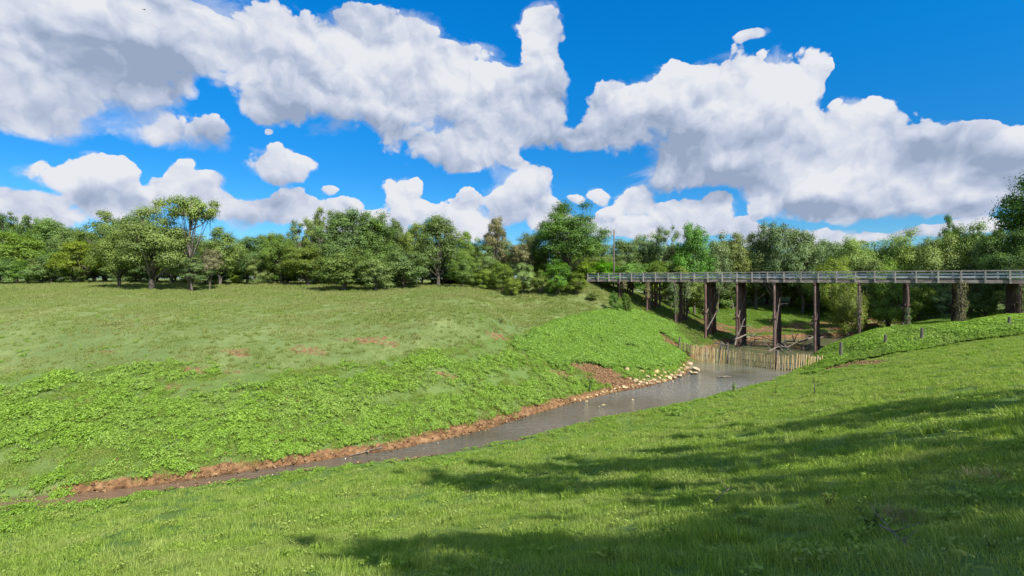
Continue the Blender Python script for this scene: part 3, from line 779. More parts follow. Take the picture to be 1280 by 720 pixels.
# =================================================================== rocks of the riprap
def rock_mesh(seed, flat):
    rnd = random.Random(seed); bm = bmesh.new()
    bmesh.ops.create_icosphere(bm, subdivisions=3, radius=0.5)
    planes = [(Vector((rnd.gauss(0, 1), rnd.gauss(0, 1), rnd.gauss(0, 1))).normalized(), rnd.uniform(.26, .42)) for _ in range(11)]
    for v in bm.verts:
        for n_, d_ in planes:
            e_ = v.co.dot(n_) - d_
            if e_ > 0: v.co -= n_ * e_ * 0.93
        v.co += v.co.normalized() * mnoise.noise(v.co * 5 + Vector((seed, 0, 0))) * 0.025
        v.co.z *= flat
    me = bpy.data.meshes.new('rock'); bm.to_mesh(me); bm.free(); me.materials.append(M['rock']); return me
RM = [rock_mesh(i * 7 + 1, f) for i, f in enumerate((.55, .7, .4, .85, .35, .6, .5))]
rocks = [(450,165,70,0,'large rounded block lying alone on the red clay at the left of the riprap'),(490,210,35,3,None),(585,180,52,1,None),(530,262,58,0,None),(570,272,36,1,None),(630,222,52,4,None),
 (715,190,66,3,None),(690,216,50,2,None),(780,192,55,1,None),(825,180,40,0,None),(740,238,44,6,None),(782,262,50,0,None),(830,240,50,5,None),(665,285,50,2,None),(730,272,44,4,None),(620,290,42,5,None),(870,192,46,3,None),
 (912,170,40,0,None),(958,126,36,1,None),(1002,112,66,3,'tall slanted slab standing on end beside the foot of the picket fence'),(985,152,52,5,None),(1062,160,72,2,'broad flat slab jutting into the water just below the tall slanted slab'),
 (1045,197,74,4,'lowest flat slab reaching farthest out into the creek by the fence'),(912,222,70,2,None),(940,192,50,6,None),(1010,180,40,0,None),(870,232,46,1,None),(430,322,56,4,'thin flat slab at the waterline at the left end of the riprap'),(482,246,40,0,None),
 (700,255,36,5,None),(650,262,34,1,None),(600,255,30,3,None),(760,215,34,0,None),(800,222,38,2,None),(850,212,34,5,None),(890,210,36,6,None),(555,150,34,1,None),(640,190,30,5,None),(960,160,30,3,None),(930,150,34,5,None),
 (770,165,40,6,None),(680,160,40,1,None),(880,140,34,0,None),(590,300,30,5,None),(370,300,26,4,None),(860,262,20,3,None)]
def put_rock(px, py, w, mi, label, grp='pale rocks of the riprap', lift=0.12):
    g_ = G(px, py)
    if g_.z < WL: g_ = Vector(PZ(px, py, WL))
    o = bpy.data.objects.new('rock', RM[mi]); link(o)
    s0 = w * g_.y / F
    s0 *= 1.12
    o.scale = (s0, s0 * random.uniform(.7, 1.0), s0 * random.uniform(.8, 1.15)); o.rotation_euler = (random.uniform(-.25, .25), random.uniform(-.25, .25), random.uniform(0, 6.28))
    o.location = (g_.x, g_.y, g_.z + s0 * lift)
    tag(o, label or 'pale yellow broken rock in the riprap heap on the far bank near the picket fence', 'rock', grp)
    return o
for i_, (a, b, w, mi, lab) in enumerate(sorted(rocks)):
    n_ = i_ + 1; o_ = (ORD[n_] if n_ <= 20 else 'twenty-' + ORD[n_ - 20] if n_ < 30 else 'thirty-' + ORD[n_ - 30] if 30 < n_ < 40 else 'thirtieth' if n_ == 30 else 'fortieth' if n_ == 40 else 'forty-' + ORD[n_ - 40])
    put_rock(720 + a / 7.11, 440 + b / 7.11, w / 7.11, mi, lab or '%s %s yellow rock of the riprap heap, %s from its left end' % ('large' if w > 50 else 'middling' if w > 38 else 'small', ('angular', 'rounded', 'flat', 'blocky', 'slabby', 'chipped', 'tilted')[mi], o_))
rr = random.Random(4)
for i in range(46):
    t_ = rr.random(); px = 722 + t_ * 145; ed = np.interp(px, [722, 770, 805, 840, 862], [502, 489, 483, 474, 462])
    put_rock(px, ed - rr.uniform(0, 6) * (0.3 + t_), rr.uniform(2.0, 4.5), rr.randrange(7), 'small pale rubble stone filling the gaps between the larger riprap rocks', 'rubble between the riprap rocks')
for (a, b, w, mi, lab) in [(92, 440, 26, 0, 'small pale stone in the shallow water, left of the pair in midstream'), (242, 472, 40, 4, 'flat yellow stone in midstream, the largest in the shallow water'), (208, 486, 20, 5, 'tiny stone in midstream touching the left of the flat yellow stone'),
                           (-8, 438, 30, 1, 'brown stone at the tip of the clay spit'), (40, 436, 18, 3, 'small stone between the clay spit and midstream'), (505, 424, 20, 2, 'small white stone in open water below the red clay bank')]:
    put_rock(720 + a / 7.11, 440 + b / 7.11, w / 7.11, mi, lab, 'stones in the shallow water', 0.05)

# =================================================================== short wooden posts by the vines
for px, yt, yb, w, lab in [(1050.8, 432, 450, 4.4, 'leftmost short grey wooden post, nearest the picket fence, among vines'), (1106.5, 422, 436, 4.2, 'second short wooden post from the left in the vine bank'),
                        (1152, 414, 430, 4.2, 'third short wooden post from the left, the tallest looking, in the vine bank'), (1261, 400, 412, 4, 'farthest right short wooden post at the edge of the lawn')]:
    g_ = G(px, yb + 2); mb = MB(); h = (yb - yt) * g_.y / F * 1.1 + .4; r_ = w * .5 * g_.y / F * .8
    mb.tube([(0, 0, -.4), (.02, .01, h * .5), (.04, -.02, h)], [r_ * 1.05, r_, r_ * .92], 10, .08)
    o = mb.build('wooden_post', M['bark']); o.location = g_; tag(o, lab, 'post', 'short wooden posts along the vine bank')

# =================================================================== driftwood
def branch(pts, r0, lab, mat='drift', twigs=3, seed=1, name='driftwood_branch'):
    rnd = random.Random(seed); P_ = [Vector(p) for p in pts]; O_ = P_[0].copy(); mb = MB()
    fine = []
    for a, b in zip(P_[:-1], P_[1:]):
        for t_ in (0, .33, .66): fine.append(a.lerp(b, t_) + Vector((rnd.gauss(0, r0 * .5), rnd.gauss(0, r0 * .5), rnd.gauss(0, r0 * .4))))
    fine.append(P_[-1]); n_ = len(fine)
    mb.tube([p - O_ for p in fine], [r0 * (1 - .75 * i / n_) for i in range(n_)], 6, .1)
    for k in range(twigs):
        i = rnd.randrange(1, n_ - 1); L_ = (P_[-1] - P_[0]).length * rnd.uniform(.15, .35)
        d = Vector((rnd.gauss(0, 1), rnd.gauss(0, 1), abs(rnd.gauss(0, .7)))).normalized()
        a = fine[i] - O_; mb.tube([a, a + d * L_ * .5 + Vector((0, 0, rnd.uniform(0, .1))), a + d * L_], [r0 * .5, r0 * .35, r0 * .12], 5, .1)
    o = mb.build(name, M[mat]); o.location = O_; tag(o, lab, 'branch'); return o
def W3(px, py, z): return PZ(px, py, z)
branch([W3(925, 428, -11.9), W3(938, 420, -11.3), W3(950, 421, -11.6)], .16, 'curved bleached log arching out of the pool between the first two piers', seed=2)
branch([W3(898, 420, -11.2), W3(915, 418.5, -11.1), W3(930, 420, -11.4)], .12, 'thin grey log lying along the shaded bank behind the fence', seed=3)
branch([W3(938, 432, -12), W3(944, 424, -11.5), W3(960, 424, -11.5)], .10, 'forked stick rising from the pool right of the thick pier', seed=4)
branch([PY(884, 412, 83), PY(895, 391, 84), PY(896, 388, 84)], .11, 'slanting broken pole leaning against the pier left of the fence post', seed=5, twigs=1)
branch([PY(918, 431, 80), PY(925, 412, 80.5), PY(931, 398, 81)], .13, 'bare broken limb leaning on the thick pier above the fence', seed=6, twigs=2)
branch([PY(919, 424, 80), PY(934, 418, 82), PY(941, 420, 82)], .15, 'crooked limb jammed across the foot of the thick pier', seed=7)
branch([PY(969, 416, 77.5), PY(973, 385, 78), PY(975, 372, 78)], .09, 'thin bare stick propped up the pier behind the middle of the fence', seed=8, twigs=1)
for i, (a, b, c_, d_) in enumerate([(966, 433, 985, 436), (972, 428, 990, 441), (960, 440, 984, 433), (980, 426, 1004, 434), (965, 426, 978, 438), (1000, 428, 1030, 421), (1004, 436, 1022, 428)]):
    z_ = -11.75 + (i % 3) * .3
    labs = ['pale curved branch on top of the debris caught on the middle pier', 'long dark branch sloping down from the middle pier into the pool', 'short pale branch low in the debris at the middle pier', 'thin branch reaching right from the debris at the middle pier',
            'steep short branch leaning in the debris at the middle pier', 'dark log on the shaded bank left of the reddish pier', 'short log lying in mud right below the reddish pier']
    branch([W3(a, b, z_), W3((a + c_) / 2, (b + d_) / 2 - 3, z_ + .3), W3(c_, d_, z_ - .1)], .12 + .05 * (i % 2), labs[i], seed=20 + i, twigs=3)
for i, (a, b, c_, d_, lab) in enumerate([(1052, 400, 1078, 412, 'fallen trunk sloping down the red bank right of the reddish pier'), (1100, 404, 1128, 396, 'bare log on the red clay mound beyond the bridge'), (1130, 408, 1108, 398, 'roots and stick poking out of the red clay mound beyond the bridge')]):
    ga = G(a, b); gb = G(c_, d_); 
    pm = (ga + gb) / 2; pm.z = gz(pm.x, pm.y) + .35
    if (gb - ga).length > 8: gb = ga + (gb - ga).normalized() * 6; gb.z = gz(gb.x, gb.y); pm = (ga + gb) / 2; pm.z = gz(pm.x, pm.y) + .35
    branch([ga + Vector((0, 0, .15)), pm, gb + Vector((0, 0, .15))], .16, lab, seed=40 + i, twigs=2)
o = branch([W3(897, 471, WL + .03), W3(905, 471.5, WL + .08), W3(914, 471, WL + .02)], .12, 'pale driftwood stick floating in the open water below the fence', seed=60, twigs=0)
g1 = G(896, 629); g2 = G(914, 616)
branch([g1 + Vector((0, 0, .05)), (g1 + g2) / 2 + Vector((0, 0, .12)), g2 + Vector((0, 0, .14))], .014, 'pale bare stick lying in the sunlit grass of the near bank', seed=61, twigs=1, name='fallen_stick')
g1 = G(1100, 668); g2 = G(1135, 690)
branch([g1 + Vector((0, 0, .10)), (g1 + g2) / 2 + Vector((0, 0, .10)), g2 + Vector((0, 0, .05))], .012, 'forked grey branch lying in the shaded grass at lower right', seed=62, twigs=4, name='fallen_branch')
ga = G(478, 563); gb = G(430, 575)
branch([ga + Vector((0, 0, .1)), (ga + gb) / 2 + Vector((0, 0, .15)), gb + Vector((0, 0, .1))], .05, 'long grey stick along the clay edge of the narrow stream', seed=63, twigs=2)

# =================================================================== far small structures
cs = empty('culvert', (-13, 111, -1.3)); tag(cs, 'low pale concrete culvert slab at the far edge of the meadow before the trees', 'culvert')
mb = MB(); mb.beam((-5.9, 0, 1.0), (5.6, 0, 1.05), 1.6, 0.26); mb.build('slab', M['concrete'], cs)
mb = MB(); mb.beam((-5.3, 0, -.6), (-5.3, 0, .86), 1.4, 0.6, up=(1, 0, 0)); mb.build('side_wall', M['concrete'], cs)
mb = MB(); mb.beam((4.9, 0, -.6), (4.9, 0, .86), 1.4, 0.6, up=(1, 0, 0)); mb.build('side_wall', M['concrete'], cs)
mb = MB(); mb.beam((-4.9, .55, .3), (4.5, .55, .3), .1, 1.1); mb.build('gap_shade_panel', M['gap_shade'], cs)  # dark panel standing in for the shaded gap under the slab
pole = empty('utility_pole', (PY(767, 348, 106)[0], 106, -1.4)); tag(pole, 'tall thin wooden utility pole standing behind the left end of the bridge', 'utility pole')
mb = MB(); mb.tube([(0, 0, -.5), (.05, 0, 5), (.12, 0, 12.2)], [.2, .17, .13], 9, .02); mb.build('shaft', M['bark'], pole, True)
mb = MB(); mb.beam((-.35, 0, 11.6), (.6, 0, 11.6), .1, .1); mb.build('crossarm', M['bark'], pole)
def bird(px, py, Y, span, lab):
    mb = MB()
    mb.tube([(-.5, 0, 0), (-.2, 0, .02), (.15, 0, .02), (.42, 0, .05), (.5, 0, .03)], [.02, .09, .1, .05, .01], 6)
    for s_ in (-1, 1):
        mb.add([(.2, 0, .05), (.25, s_ * .55, .22), (.0, s_ * 1.1, .08), (-.12, s_ * .55, .2), (-.12, 0, .05),
                (.2, 0, .02), (.25, s_ * .55, .19), (.0, s_ * 1.1, .05), (-.12, s_ * .55, .17), (-.12, 0, .02)],
               [(0, 1, 3, 4), (1, 2, 3), (5, 9, 8, 6), (6, 8, 7), (0, 5, 6, 1), (1, 6, 7, 2), (2, 7, 8, 3), (3, 8, 9, 4)])
    mb.add([(-.4, 0, .02), (-.72, .14, .02), (-.72, -.14, .02), (-.4, 0, -.01), (-.72, .14, -.01), (-.72, -.14, -.01)], [(0, 1, 2), (3, 5, 4), (0, 3, 4, 1), (1, 4, 5, 2), (2, 5, 3, 0)])
    o = mb.build('bird', M['bark']); o.location = PY(px, py, Y); o.rotation_euler = (.15, -.1, 1.2); s0 = span / 2.2; o.scale = (s0, s0, s0)
    tag(o, lab, 'bird')
bird(180, 12, 110, 1.4, 'dark bird gliding high at upper left in front of the grey cloud')
bird(415, 15, 150, 1.2, 'smaller dark bird soaring to the right of the other bird')

# =================================================================== trees
LM = {
 'dark':  leafmat('leaves_dark_green', (0.045, 0.095, 0.012), (0.162, 0.276, 0.038), 0.26, 0.65, gloss=0.02),
 'mid':   leafmat('leaves_mid_green', (0.074, 0.122, 0.012), (0.235, 0.320, 0.045), 0.27, 0.65, gloss=0.02),
 'yellow':leafmat('leaves_yellow_green', (0.095, 0.160, 0.018), (0.290, 0.400, 0.060), 0.28, 0.6, gloss=0.02),
 'olive': leafmat('leaves_grey_olive', (0.070, 0.125, 0.032), (0.215, 0.320, 0.085), 0.26, 0.6, gloss=0.02),
 'brown': leafmat('leaves_mossy_brown', (0.118, 0.115, 0.034), (0.292, 0.267, 0.098), 0.23, 0.6, gloss=0.02),
 'bright':leafmat('leaves_bright_green', (0.056, 0.150, 0.011), (0.173, 0.378, 0.030), 0.27, 0.6, gloss=0.02),
 'blue':  leafmat('leaves_deep_green', (0.028, 0.072, 0.011), (0.115, 0.220, 0.036), 0.21, 0.6, gloss=0.02),
}
M['moss'] = leafmat('hanging_moss_grey', (0.13, 0.13, 0.095), (0.30, 0.29, 0.23), 0.3, 0.0, gloss=0.0)

def fdir(rng, n):
    v = rng.normal(size=(n, 3)); return v / np.linalg.norm(v, axis=1)[:, None]
def leaf_quads(c, nrm, size, rng, aspect=0.62):
    """leaf-shaped quads (rhombus) centred at c facing nrm"""
    n = len(c); r = fdir(rng, n)
    t1 = np.cross(nrm, r); t1 /= np.linalg.norm(t1, axis=1)[:, None] + 1e-9
    t2 = np.cross(nrm, t1)
    s_ = size[:, None]
    v = np.stack([c - t1 * s_, c - t2 * s_ * aspect + nrm * s_ * .12, c + t1 * s_, c + t2 * s_ * aspect + nrm * s_ * .12], 1)
    return v.reshape(-1, 3)

def tree_proto(kind, seed, nl, leaf):
    rng = np.random.default_rng(seed); rnd = random.Random(seed)
    if kind == 'bushy':   cz, rz, rr_, ncl, rmin, zt = .43, .52, .48, 84, .25, .25
    elif kind == 'willow':cz, rz, rr_, ncl, rmin, zt = .52, .46, .46, 80, .25, .30
    elif kind == 'loose': cz, rz, rr_, ncl, rmin, zt = .62, .34, .42, 44, .30, .42
    elif kind == 'umbrella': cz, rz, rr_, ncl, rmin, zt = .86, .13, .40, 26, .1, .72
    elif kind == 'gappy': cz, rz, rr_, ncl, rmin, zt = .62, .34, .46, 22, .15, .42
    elif kind == 'column': cz, rz, rr_, ncl, rmin, zt = .55, .45, .40, 50, .15, .35
    else:                 cz, rz, rr_, ncl, rmin, zt = .54, .46, .47, 105, .30, .28
    d = fdir(rng, ncl); d[:, 2] = np.where(d[:, 2] < -.85, -d[:, 2], d[:, 2])
    lob = np.array([mnoise.noise(Vector(x) * 1.6 + Vector((seed, seed * .3, 0))) for x in d])
    rad = (rmin + (1 - rmin) * rng.random(ncl) ** .45) * (1 + .42 * lob)
    rad = np.minimum(rad, 1.12)
    cc = d * rad[:, None] * np.array([rr_, rr_, rz]) * .88 + np.array([0, 0, cz])
    cc[:, 2] = np.clip(cc[:, 2], .06, 1.0)
    dm_ = np.sqrt(((cc[:, None] - cc[None]) ** 2).sum(-1)) + np.eye(ncl) * 9
    far_ = dm_.min(1) > (.105 if kind not in ('gappy', 'loose', 'umbrella') else .3)
    cc[far_] = cc[far_] * .72 + np.array([0, 0, cz]) * .28
    crd = rng.uniform(.046, .100, ncl) * (1.15 if kind in ('oak', 'bushy', 'willow') else .95)
    wgt = crd ** 2; cnt = rng.multinomial(nl, wgt / wgt.sum())
    cs_, ns_, ts_ = [], [], []
    for i in range(ncl):
        m_ = cnt[i]; dd = fdir(rng, m_)
        dd[:, 2] = np.where((dd[:, 2] < 0) & (rng.random(m_) < .6), -dd[:, 2], dd[:, 2])
        rr2 = crd[i] * (rng.random(m_) ** .35) * (1 + .25 * rng.normal(size=m_))
        p = cc[i] + dd * rr2[:, None] * np.array([1.18, 1.18, .88])
        if kind == 'willow': p[:, 2] -= rng.random(m_) ** 2 * .06
        out_ = (cc[i] - np.array([0, 0, cz])); out_ = out_ / (np.linalg.norm(out_) + 1e-6)
        n_ = dd * .75 + out_ * .35 + np.array([0, 0, .35]) + rng.normal(size=(m_, 3)) * .32
        n_ /= np.linalg.norm(n_, axis=1)[:, None]
        cs_.append(p); ns_.append(n_); ts_.append(np.clip(rng.normal(.55 + .22 * rng.normal(), .12, m_), 0, 1))
    c_ = np.vstack(cs_); n_ = np.vstack(ns_); t_ = np.concatenate(ts_)
    c_[:, 2] = np.maximum(c_[:, 2], .01)
    v = leaf_quads(c_, n_, leaf * rng.uniform(.65, 1.35, len(c_)), rng)
    crown = mesh_np('crown_' + kind, v, np.arange(len(v)), 4, [LM['mid']], False, {'tint': ('FACE', t_)})
    mb = MB(); bend = [(rnd.uniform(-.02, .02), rnd.uniform(-.02, .02)) for _ in range(6)]
    tr = [Vector((bend[i][0] * i * .4, bend[i][1] * i * .4, -.03 + (zt + .12) * i / 5)) for i in range(6)]
    r0 = .026 if kind not in ('umbrella', 'column') else .018
    mb.tube(tr, [r0 * 1.5, r0 * 1.1, r0, r0 * .92, r0 * .8, r0 * .6], 9, .08)
    order = list(range(ncl)); rnd.shuffle(order)
    for i in order[:26 if kind != 'loose' else 34]:
        s_ = tr[rnd.choice((2, 3, 4, 5))]; e_ = Vector(cc[i]); m_ = s_.lerp(e_, .5) + Vector((rnd.uniform(-.02, .02), rnd.uniform(-.02, .02), -.03 if e_.z > s_.z else .03))
        mb.tube([s_, s_.lerp(m_, .6), m_, m_.lerp(e_, .6), e_], [r0 * .5, r0 * .38, r0 * .28, r0 * .17, r0 * .06], 5, .05)
    trunk = mb.mesh('trunk_' + kind, M['bark'], True)
    moss = None
    if kind in ('umbrella', 'column'):
        rng2 = np.random.default_rng(seed + 9); vs = []
        for i in range(170):
            k = rng2.integers(ncl); p = cc[k] + rng2.normal(size=3) * np.array([.06, .06, .03]); L_ = rng2.uniform(.03, .10)
            a = rng2.uniform(0, 3.14); wx, wy = math.cos(a) * .008, math.sin(a) * .0045
            dx, dy = rng2.normal(size=2) * .0045
            vs += [(p[0] - wx, p[1] - wy, p[2]), (p[0] + wx, p[1] + wy, p[2]), (p[0] + wx * .6 + dx, p[1] + wy * .6 + dy, p[2] - L_ * .6), (p[0] + dx * 1.5, p[1] + dy * 1.5, p[2] - L_)]
        moss = mesh_np('moss', vs, np.arange(len(vs)), 4, [M['moss']], False, {'tint': ('FACE', rng2.random(len(vs) // 4))})
    return crown, trunk, moss
PROTO = {
 'oak':    [tree_proto('oak', s_, 26000, .0098) for s_ in (1, 2, 3, 4, 5)],
 'bushy':  [tree_proto('bushy', s_, 19000, .0115) for s_ in (11, 12, 13, 14)],
 'willow': [tree_proto('willow', s_, 26000, .0088) for s_ in (21, 22, 23)],
 'loose':  [tree_proto('loose', s_, 13000, .0095) for s_ in (31, 32)],
 'umbrella': [tree_proto('umbrella', 41, 12000, .009)],
 'column': [tree_proto('column', s_, 16000, .0098) for s_ in (51, 52)],
 'gappy':  [tree_proto('gappy', s_, 10000, .0105) for s_ in (71, 72, 73)],
 'hero':   [tree_proto('oak', s_, 42000, .0075) for s_ in (61, 62)],
}
TN = {'n': 0}
def tree(px, ty, wpx, Y, kind, mat, label, name='tree', cat='tree', group=None, base=None, var=None, lean=0.0):
    """tree whose crown top sits at row ty over column px at distance Y"""
    x = (px - 640) * Y / F; zt = (HY - ty) * Y / F; zb = gz(x, Y) - 0.1 if base is None else base
    h = zt - zb; w = wpx * Y / F
    if 'outside the edges' in label: group = 'growth outside the view'
    TN['n'] += 1; rnd = random.Random(TN['n'] * 31)
    cr_, tk, ms = PROTO[kind][(TN['n'] if var is None else var) % len(PROTO[kind])]
    root = empty(name, (x, Y, zb), rnd.uniform(0, 6.28)); root.scale = (w * 1.04, w * 1.04 * rnd.uniform(.85, 1.1), h * 1.02)
    c_ = child('crown', cr_, root)
    c_.material_slots[0].link = 'OBJECT'; c_.material_slots[0].material = LM[mat]
    child('stem' if name == 'shrub' else 'trunk', tk, root)
    if ms: child('hanging_moss', ms, root)
    tag(root, label, cat, group); return root
BACKG = 'trees of the wood beyond the meadow and creek'
BL = 'leafy green tree packed in the continuous wood behind the front trees'
# left treeline, behind the meadow
for px, ty, w, Y, kd, mt, lab in [
 (-95, 270, 95, 122, 'oak', 'mid', None), (-50, 262, 70, 124, 'oak', 'dark', None),
 (12, 262, 48, 128, 'loose', 'blue', 'dark loose topped tree at the far left end of the wood'), (34, 268, 46, 130, 'loose', 'dark', 'second dark treetop from the left end of the wood'),
 (62, 270, 60, 124, 'oak', 'dark', 'broad dark green tree in the wood, right of the two leftmost dark treetops'), (90, 282, 60, 116, 'oak', 'olive', 'pale olive tree in the wood left of the flat topped leaning tree'),
 (20, 290, 90, 112, 'oak', 'mid', 'low wide mid green tree at the left edge in front of the dark treetops'), (130, 262, 62, 112, 'loose', 'mid', 'flat topped spreading tree just left of the twin trunked meadow tree'),
 (160, 261, 70, 104, 'oak', 'dark', 'dark tree directly behind the twin trunked meadow tree'), (100, 300, 76, 104, 'oak', 'mid', 'lighter green tree at the wood edge left of the meadow tree'),
 (215, 285, 70, 100, 'oak', 'dark', 'dark tree between the meadow tree and the tall mossy tree'), (275, 283, 66, 98, 'oak', 'mid', 'round topped tree right of the tall mossy tree'),
 (262, 305, 42, 88, 'column', 'brown', 'brownish moss hung tree below the tall mossy one'), (310, 290, 60, 108, 'oak', 'olive', 'olive grey tree right of the round topped tree'),
 (335, 289, 52, 116, 'oak', 'mid', 'small topped tree before the light airy treetops'), (352, 290, 60, 106, 'willow', 'mid', 'soft textured tree left of the pale airy treetops'),
 (376, 272, 40, 124, 'loose', 'olive', 'thin airy pale treetop, left one of the pair'), (400, 258, 46, 124, 'loose', 'mid', 'taller airy treetop with gaps left of the big dark trees'),
 (385, 305, 70, 102, 'oak', 'mid', 'low full tree under the airy treetops'), (432, 258, 78, 106, 'oak', 'dark', 'tall dark green tree, left half of the big dark clump'),
 (465, 262, 66, 110, 'oak', 'dark', 'tall dark green tree, right half of the big dark clump'), (430, 305, 90, 92, 'bushy', 'mid', 'full rounded tree with foliage to the ground at the meadow edge'),
 (497, 266, 56, 122, 'column', 'olive', 'greyish mossy tree right of the big dark clump'), (520, 272, 50, 118, 'oak', 'mid', 'green treetop between the grey mossy and the dark round tree'),
 (548, 266, 76, 102, 'oak', 'dark', 'dark round tree left of the culvert'), (505, 300, 80, 96, 'bushy', 'dark', 'dark bushy tree reaching the ground left of the culvert'),
 (582, 288, 46, 108, 'oak', 'mid', 'small tree above the culvert'), (470, 315, 60, 92, 'bushy', 'mid', 'low bushy tree at the meadow edge under the big dark clump'),
 (620, 263, 56, 106, 'column', 'brown', 'tall brownish tree hung with moss left of the great oak'), (608, 300, 50, 104, 'column', 'olive', 'lower mossy tree in front of the tall brownish mossy one'), (652, 300, 50, 104, 'column', 'brown', 'brown mossy tree between the tall mossy tree and great oak'),
 (712, 253, 108, 104, 'hero', 'dark', 'great round dark green oak standing left of the bridge end'), (668, 292, 54, 112, 'oak', 'mid', 'green tree tucked left of the great oak'),
 (745, 300, 56, 118, 'oak', 'mid', 'tree right of the great oak behind the utility pole'), (780, 297, 54, 130, 'oak', 'olive', 'hazy olive tree right of the utility pole'), (806, 290, 50, 134, 'oak', 'olive', 'second hazy olive tree right of the utility pole'),
 (833, 279, 46, 128, 'loose', 'olive', 'loose pale tree before the bright green one'), (868, 282, 56, 112, 'oak', 'bright', 'bright green tree above the bridge rail'), (850, 300, 60, 118, 'oak', 'mid', 'mid green tree under the loose pale one'),
 (897, 298, 50, 122, 'oak', 'olive', 'grey green tree right of the bright green one'), (915, 288, 56, 128, 'oak', 'mid', 'tree with a knobbly top left of the olive giants'), (945, 290, 60, 130, 'oak', 'mid', 'full green tree left of the olive giants'),
 (968, 280, 60, 126, 'oak', 'olive', 'left one of two big olive grey trees above the bridge'), (1003, 275, 66, 126, 'oak', 'olive', 'right one of two big olive grey trees above the bridge'),
 (1035, 297, 60, 136, 'oak', 'olive', 'lower greyish tree right of the olive giants'), (1062, 294, 74, 118, 'willow', 'yellow', 'soft yellow green tree, leftmost of the yellow row above the bridge'),
 (1098, 290, 76, 120, 'willow', 'yellow', 'second soft yellow green tree above the bridge'), (1132, 283, 84, 118, 'willow', 'yellow', 'tallest soft yellow green tree above the bridge'), (1168, 291, 70, 112, 'willow', 'yellow', 'rightmost soft yellow green tree above the bridge'),
 (1185, 267, 30, 124, 'loose', 'dark', 'small dark treetop sticking out above the yellow row'), (1212, 276, 66, 112, 'oak', 'mid', 'mid green tree right of the yellow row'), (1240, 284, 56, 104, 'oak', 'dark', 'dark tree left of the big tree at the right edge'),
 (1262, 284, 84, 78, 'hero', 'blue', 'dark glossy low tree behind the right end of the bridge rail'), (1325, 190, 150, 80, 'hero', 'blue', 'tall dark tree cut by the right edge of the view'),
 (1380, 250, 150, 92, 'oak', 'dark', None), (1340, 280, 110, 96, 'oak', 'mid', None), (1450, 270, 130, 90, 'oak', 'mid', None)]:
    tree(px, ty, w, Y, kd, mt, lab or place_label(px, ty, mt, 'tree'), group=BACKG if lab is None else None)
# the meadow's own trees
tree(190, 262, 118, 84, 'hero', 'mid', 'broad spreading tree with twin dark trunks standing out in the meadow', var=0)
tree(150, 282, 74, 88, 'oak', 'mid', 'smaller tree merged with the left of the twin trunked meadow tree')
tree(237, 248, 84, 85, 'umbrella', 'mid', 'tall flat topped tree with bare pale limbs and hanging moss')
tree(240, 318, 62, 84.5, 'column', 'olive', 'low mossy tree under the tall flat topped one')
# second rows: filling behind
rnd = random.Random(77)
prof = [(-60, 275), (0, 272), (60, 280), (120, 276), (200, 275), (280, 292), (350, 294), (420, 272), (500, 278), (560, 280), (600, 296), (700, 285), (780, 300), (860, 294), (960, 290), (1030, 298), (1120, 293), (1200, 285), (1300, 275), (1400, 280)]
for i, px in enumerate(range(-150, 1480, 34)):
    ty = float(np.interp(px, [a for a, _ in prof], [b for _, b in prof])) + rnd.uniform(2, 16)
    px += rnd.uniform(-10, 10); mt = rnd.choice(['mid', 'dark', 'mid', 'mid'])
    tree(px, ty, rnd.uniform(48, 70), rnd.uniform(140, 158), 'oak', mt, place_label(px, ty, mt, 'rear treetop'), group=BACKG)
# under-storey filling the foot of the left wood
UG = 'bushes along the foot of the wood'
for i, px in enumerate(range(-120, 620, 21)):
    px += rnd.uniform(-8, 8); mt = rnd.choice(['mid', 'dark', 'dark', 'mid', 'olive']); ty = rnd.uniform(308, 330)
    tree(px, ty, rnd.uniform(40, 62), rnd.uniform(103, 112), 'bushy', mt, place_label(px, ty, mt, 'front bush', verb=('below', 'below and left of', 'below and right of')), 'shrub', 'shrub', UG)
for i, px in enumerate(range(-120, 1480, 40)):
    px += rnd.uniform(-8, 8); mt = rnd.choice(['mid', 'dark', 'dark'])
    tree(px, 315, rnd.uniform(56, 78), rnd.uniform(128, 138), 'bushy', mt, place_label(px, 315, mt, 'rear bush', verb=('below', 'below and left of', 'below and right of')), 'shrub', 'shrub', UG if px < 700 else 'bushes beyond the bridge')
# hedge running down to the bridge
for px, ty, w, Y, mt, lab in [(578, 312, 46, 96, 'dark', 'upright dark bush right of the culvert'), (604, 335, 30, 97, 'mid', 'small bush between the culvert bush and the hedge'), (628, 322, 40, 96, 'mid', 'bush below the tall brownish mossy tree'),
     (655, 328, 40, 94, 'yellow', 'yellowish bush in the hedge, left of the big dark one'), (676, 335, 34, 93, 'mid', 'middle sized bush touching the big dark hedge bush'), (698, 322, 44, 92, 'dark', 'big dark bush in the hedge left of the bridge end'), (640, 342, 30, 92, 'mid', 'low bush at the front of the hedge'),
     (720, 340, 36, 91, 'mid', 'bush at the right end of the hedge beside the bridge end'), (742, 362, 20, 88, 'mid', 'small bush on the slope below the bridge end'), (768, 362, 20, 84, 'dark', 'left one of two small trees before the trestle'), (783, 362, 17, 86, 'dark', 'right one of two small trees before the trestle'),
     (672, 322, 50, 112, 'mid', 'leafy bush behind the hedge under the great oak'), (722, 318, 56, 112, 'mid', 'pale leafy bush under the great oak'), (755, 322, 50, 112, 'bright', 'leafy bush behind the utility pole foot')]:
    tree(px, ty, w, Y, 'bushy', mt, lab, 'shrub', 'shrub')
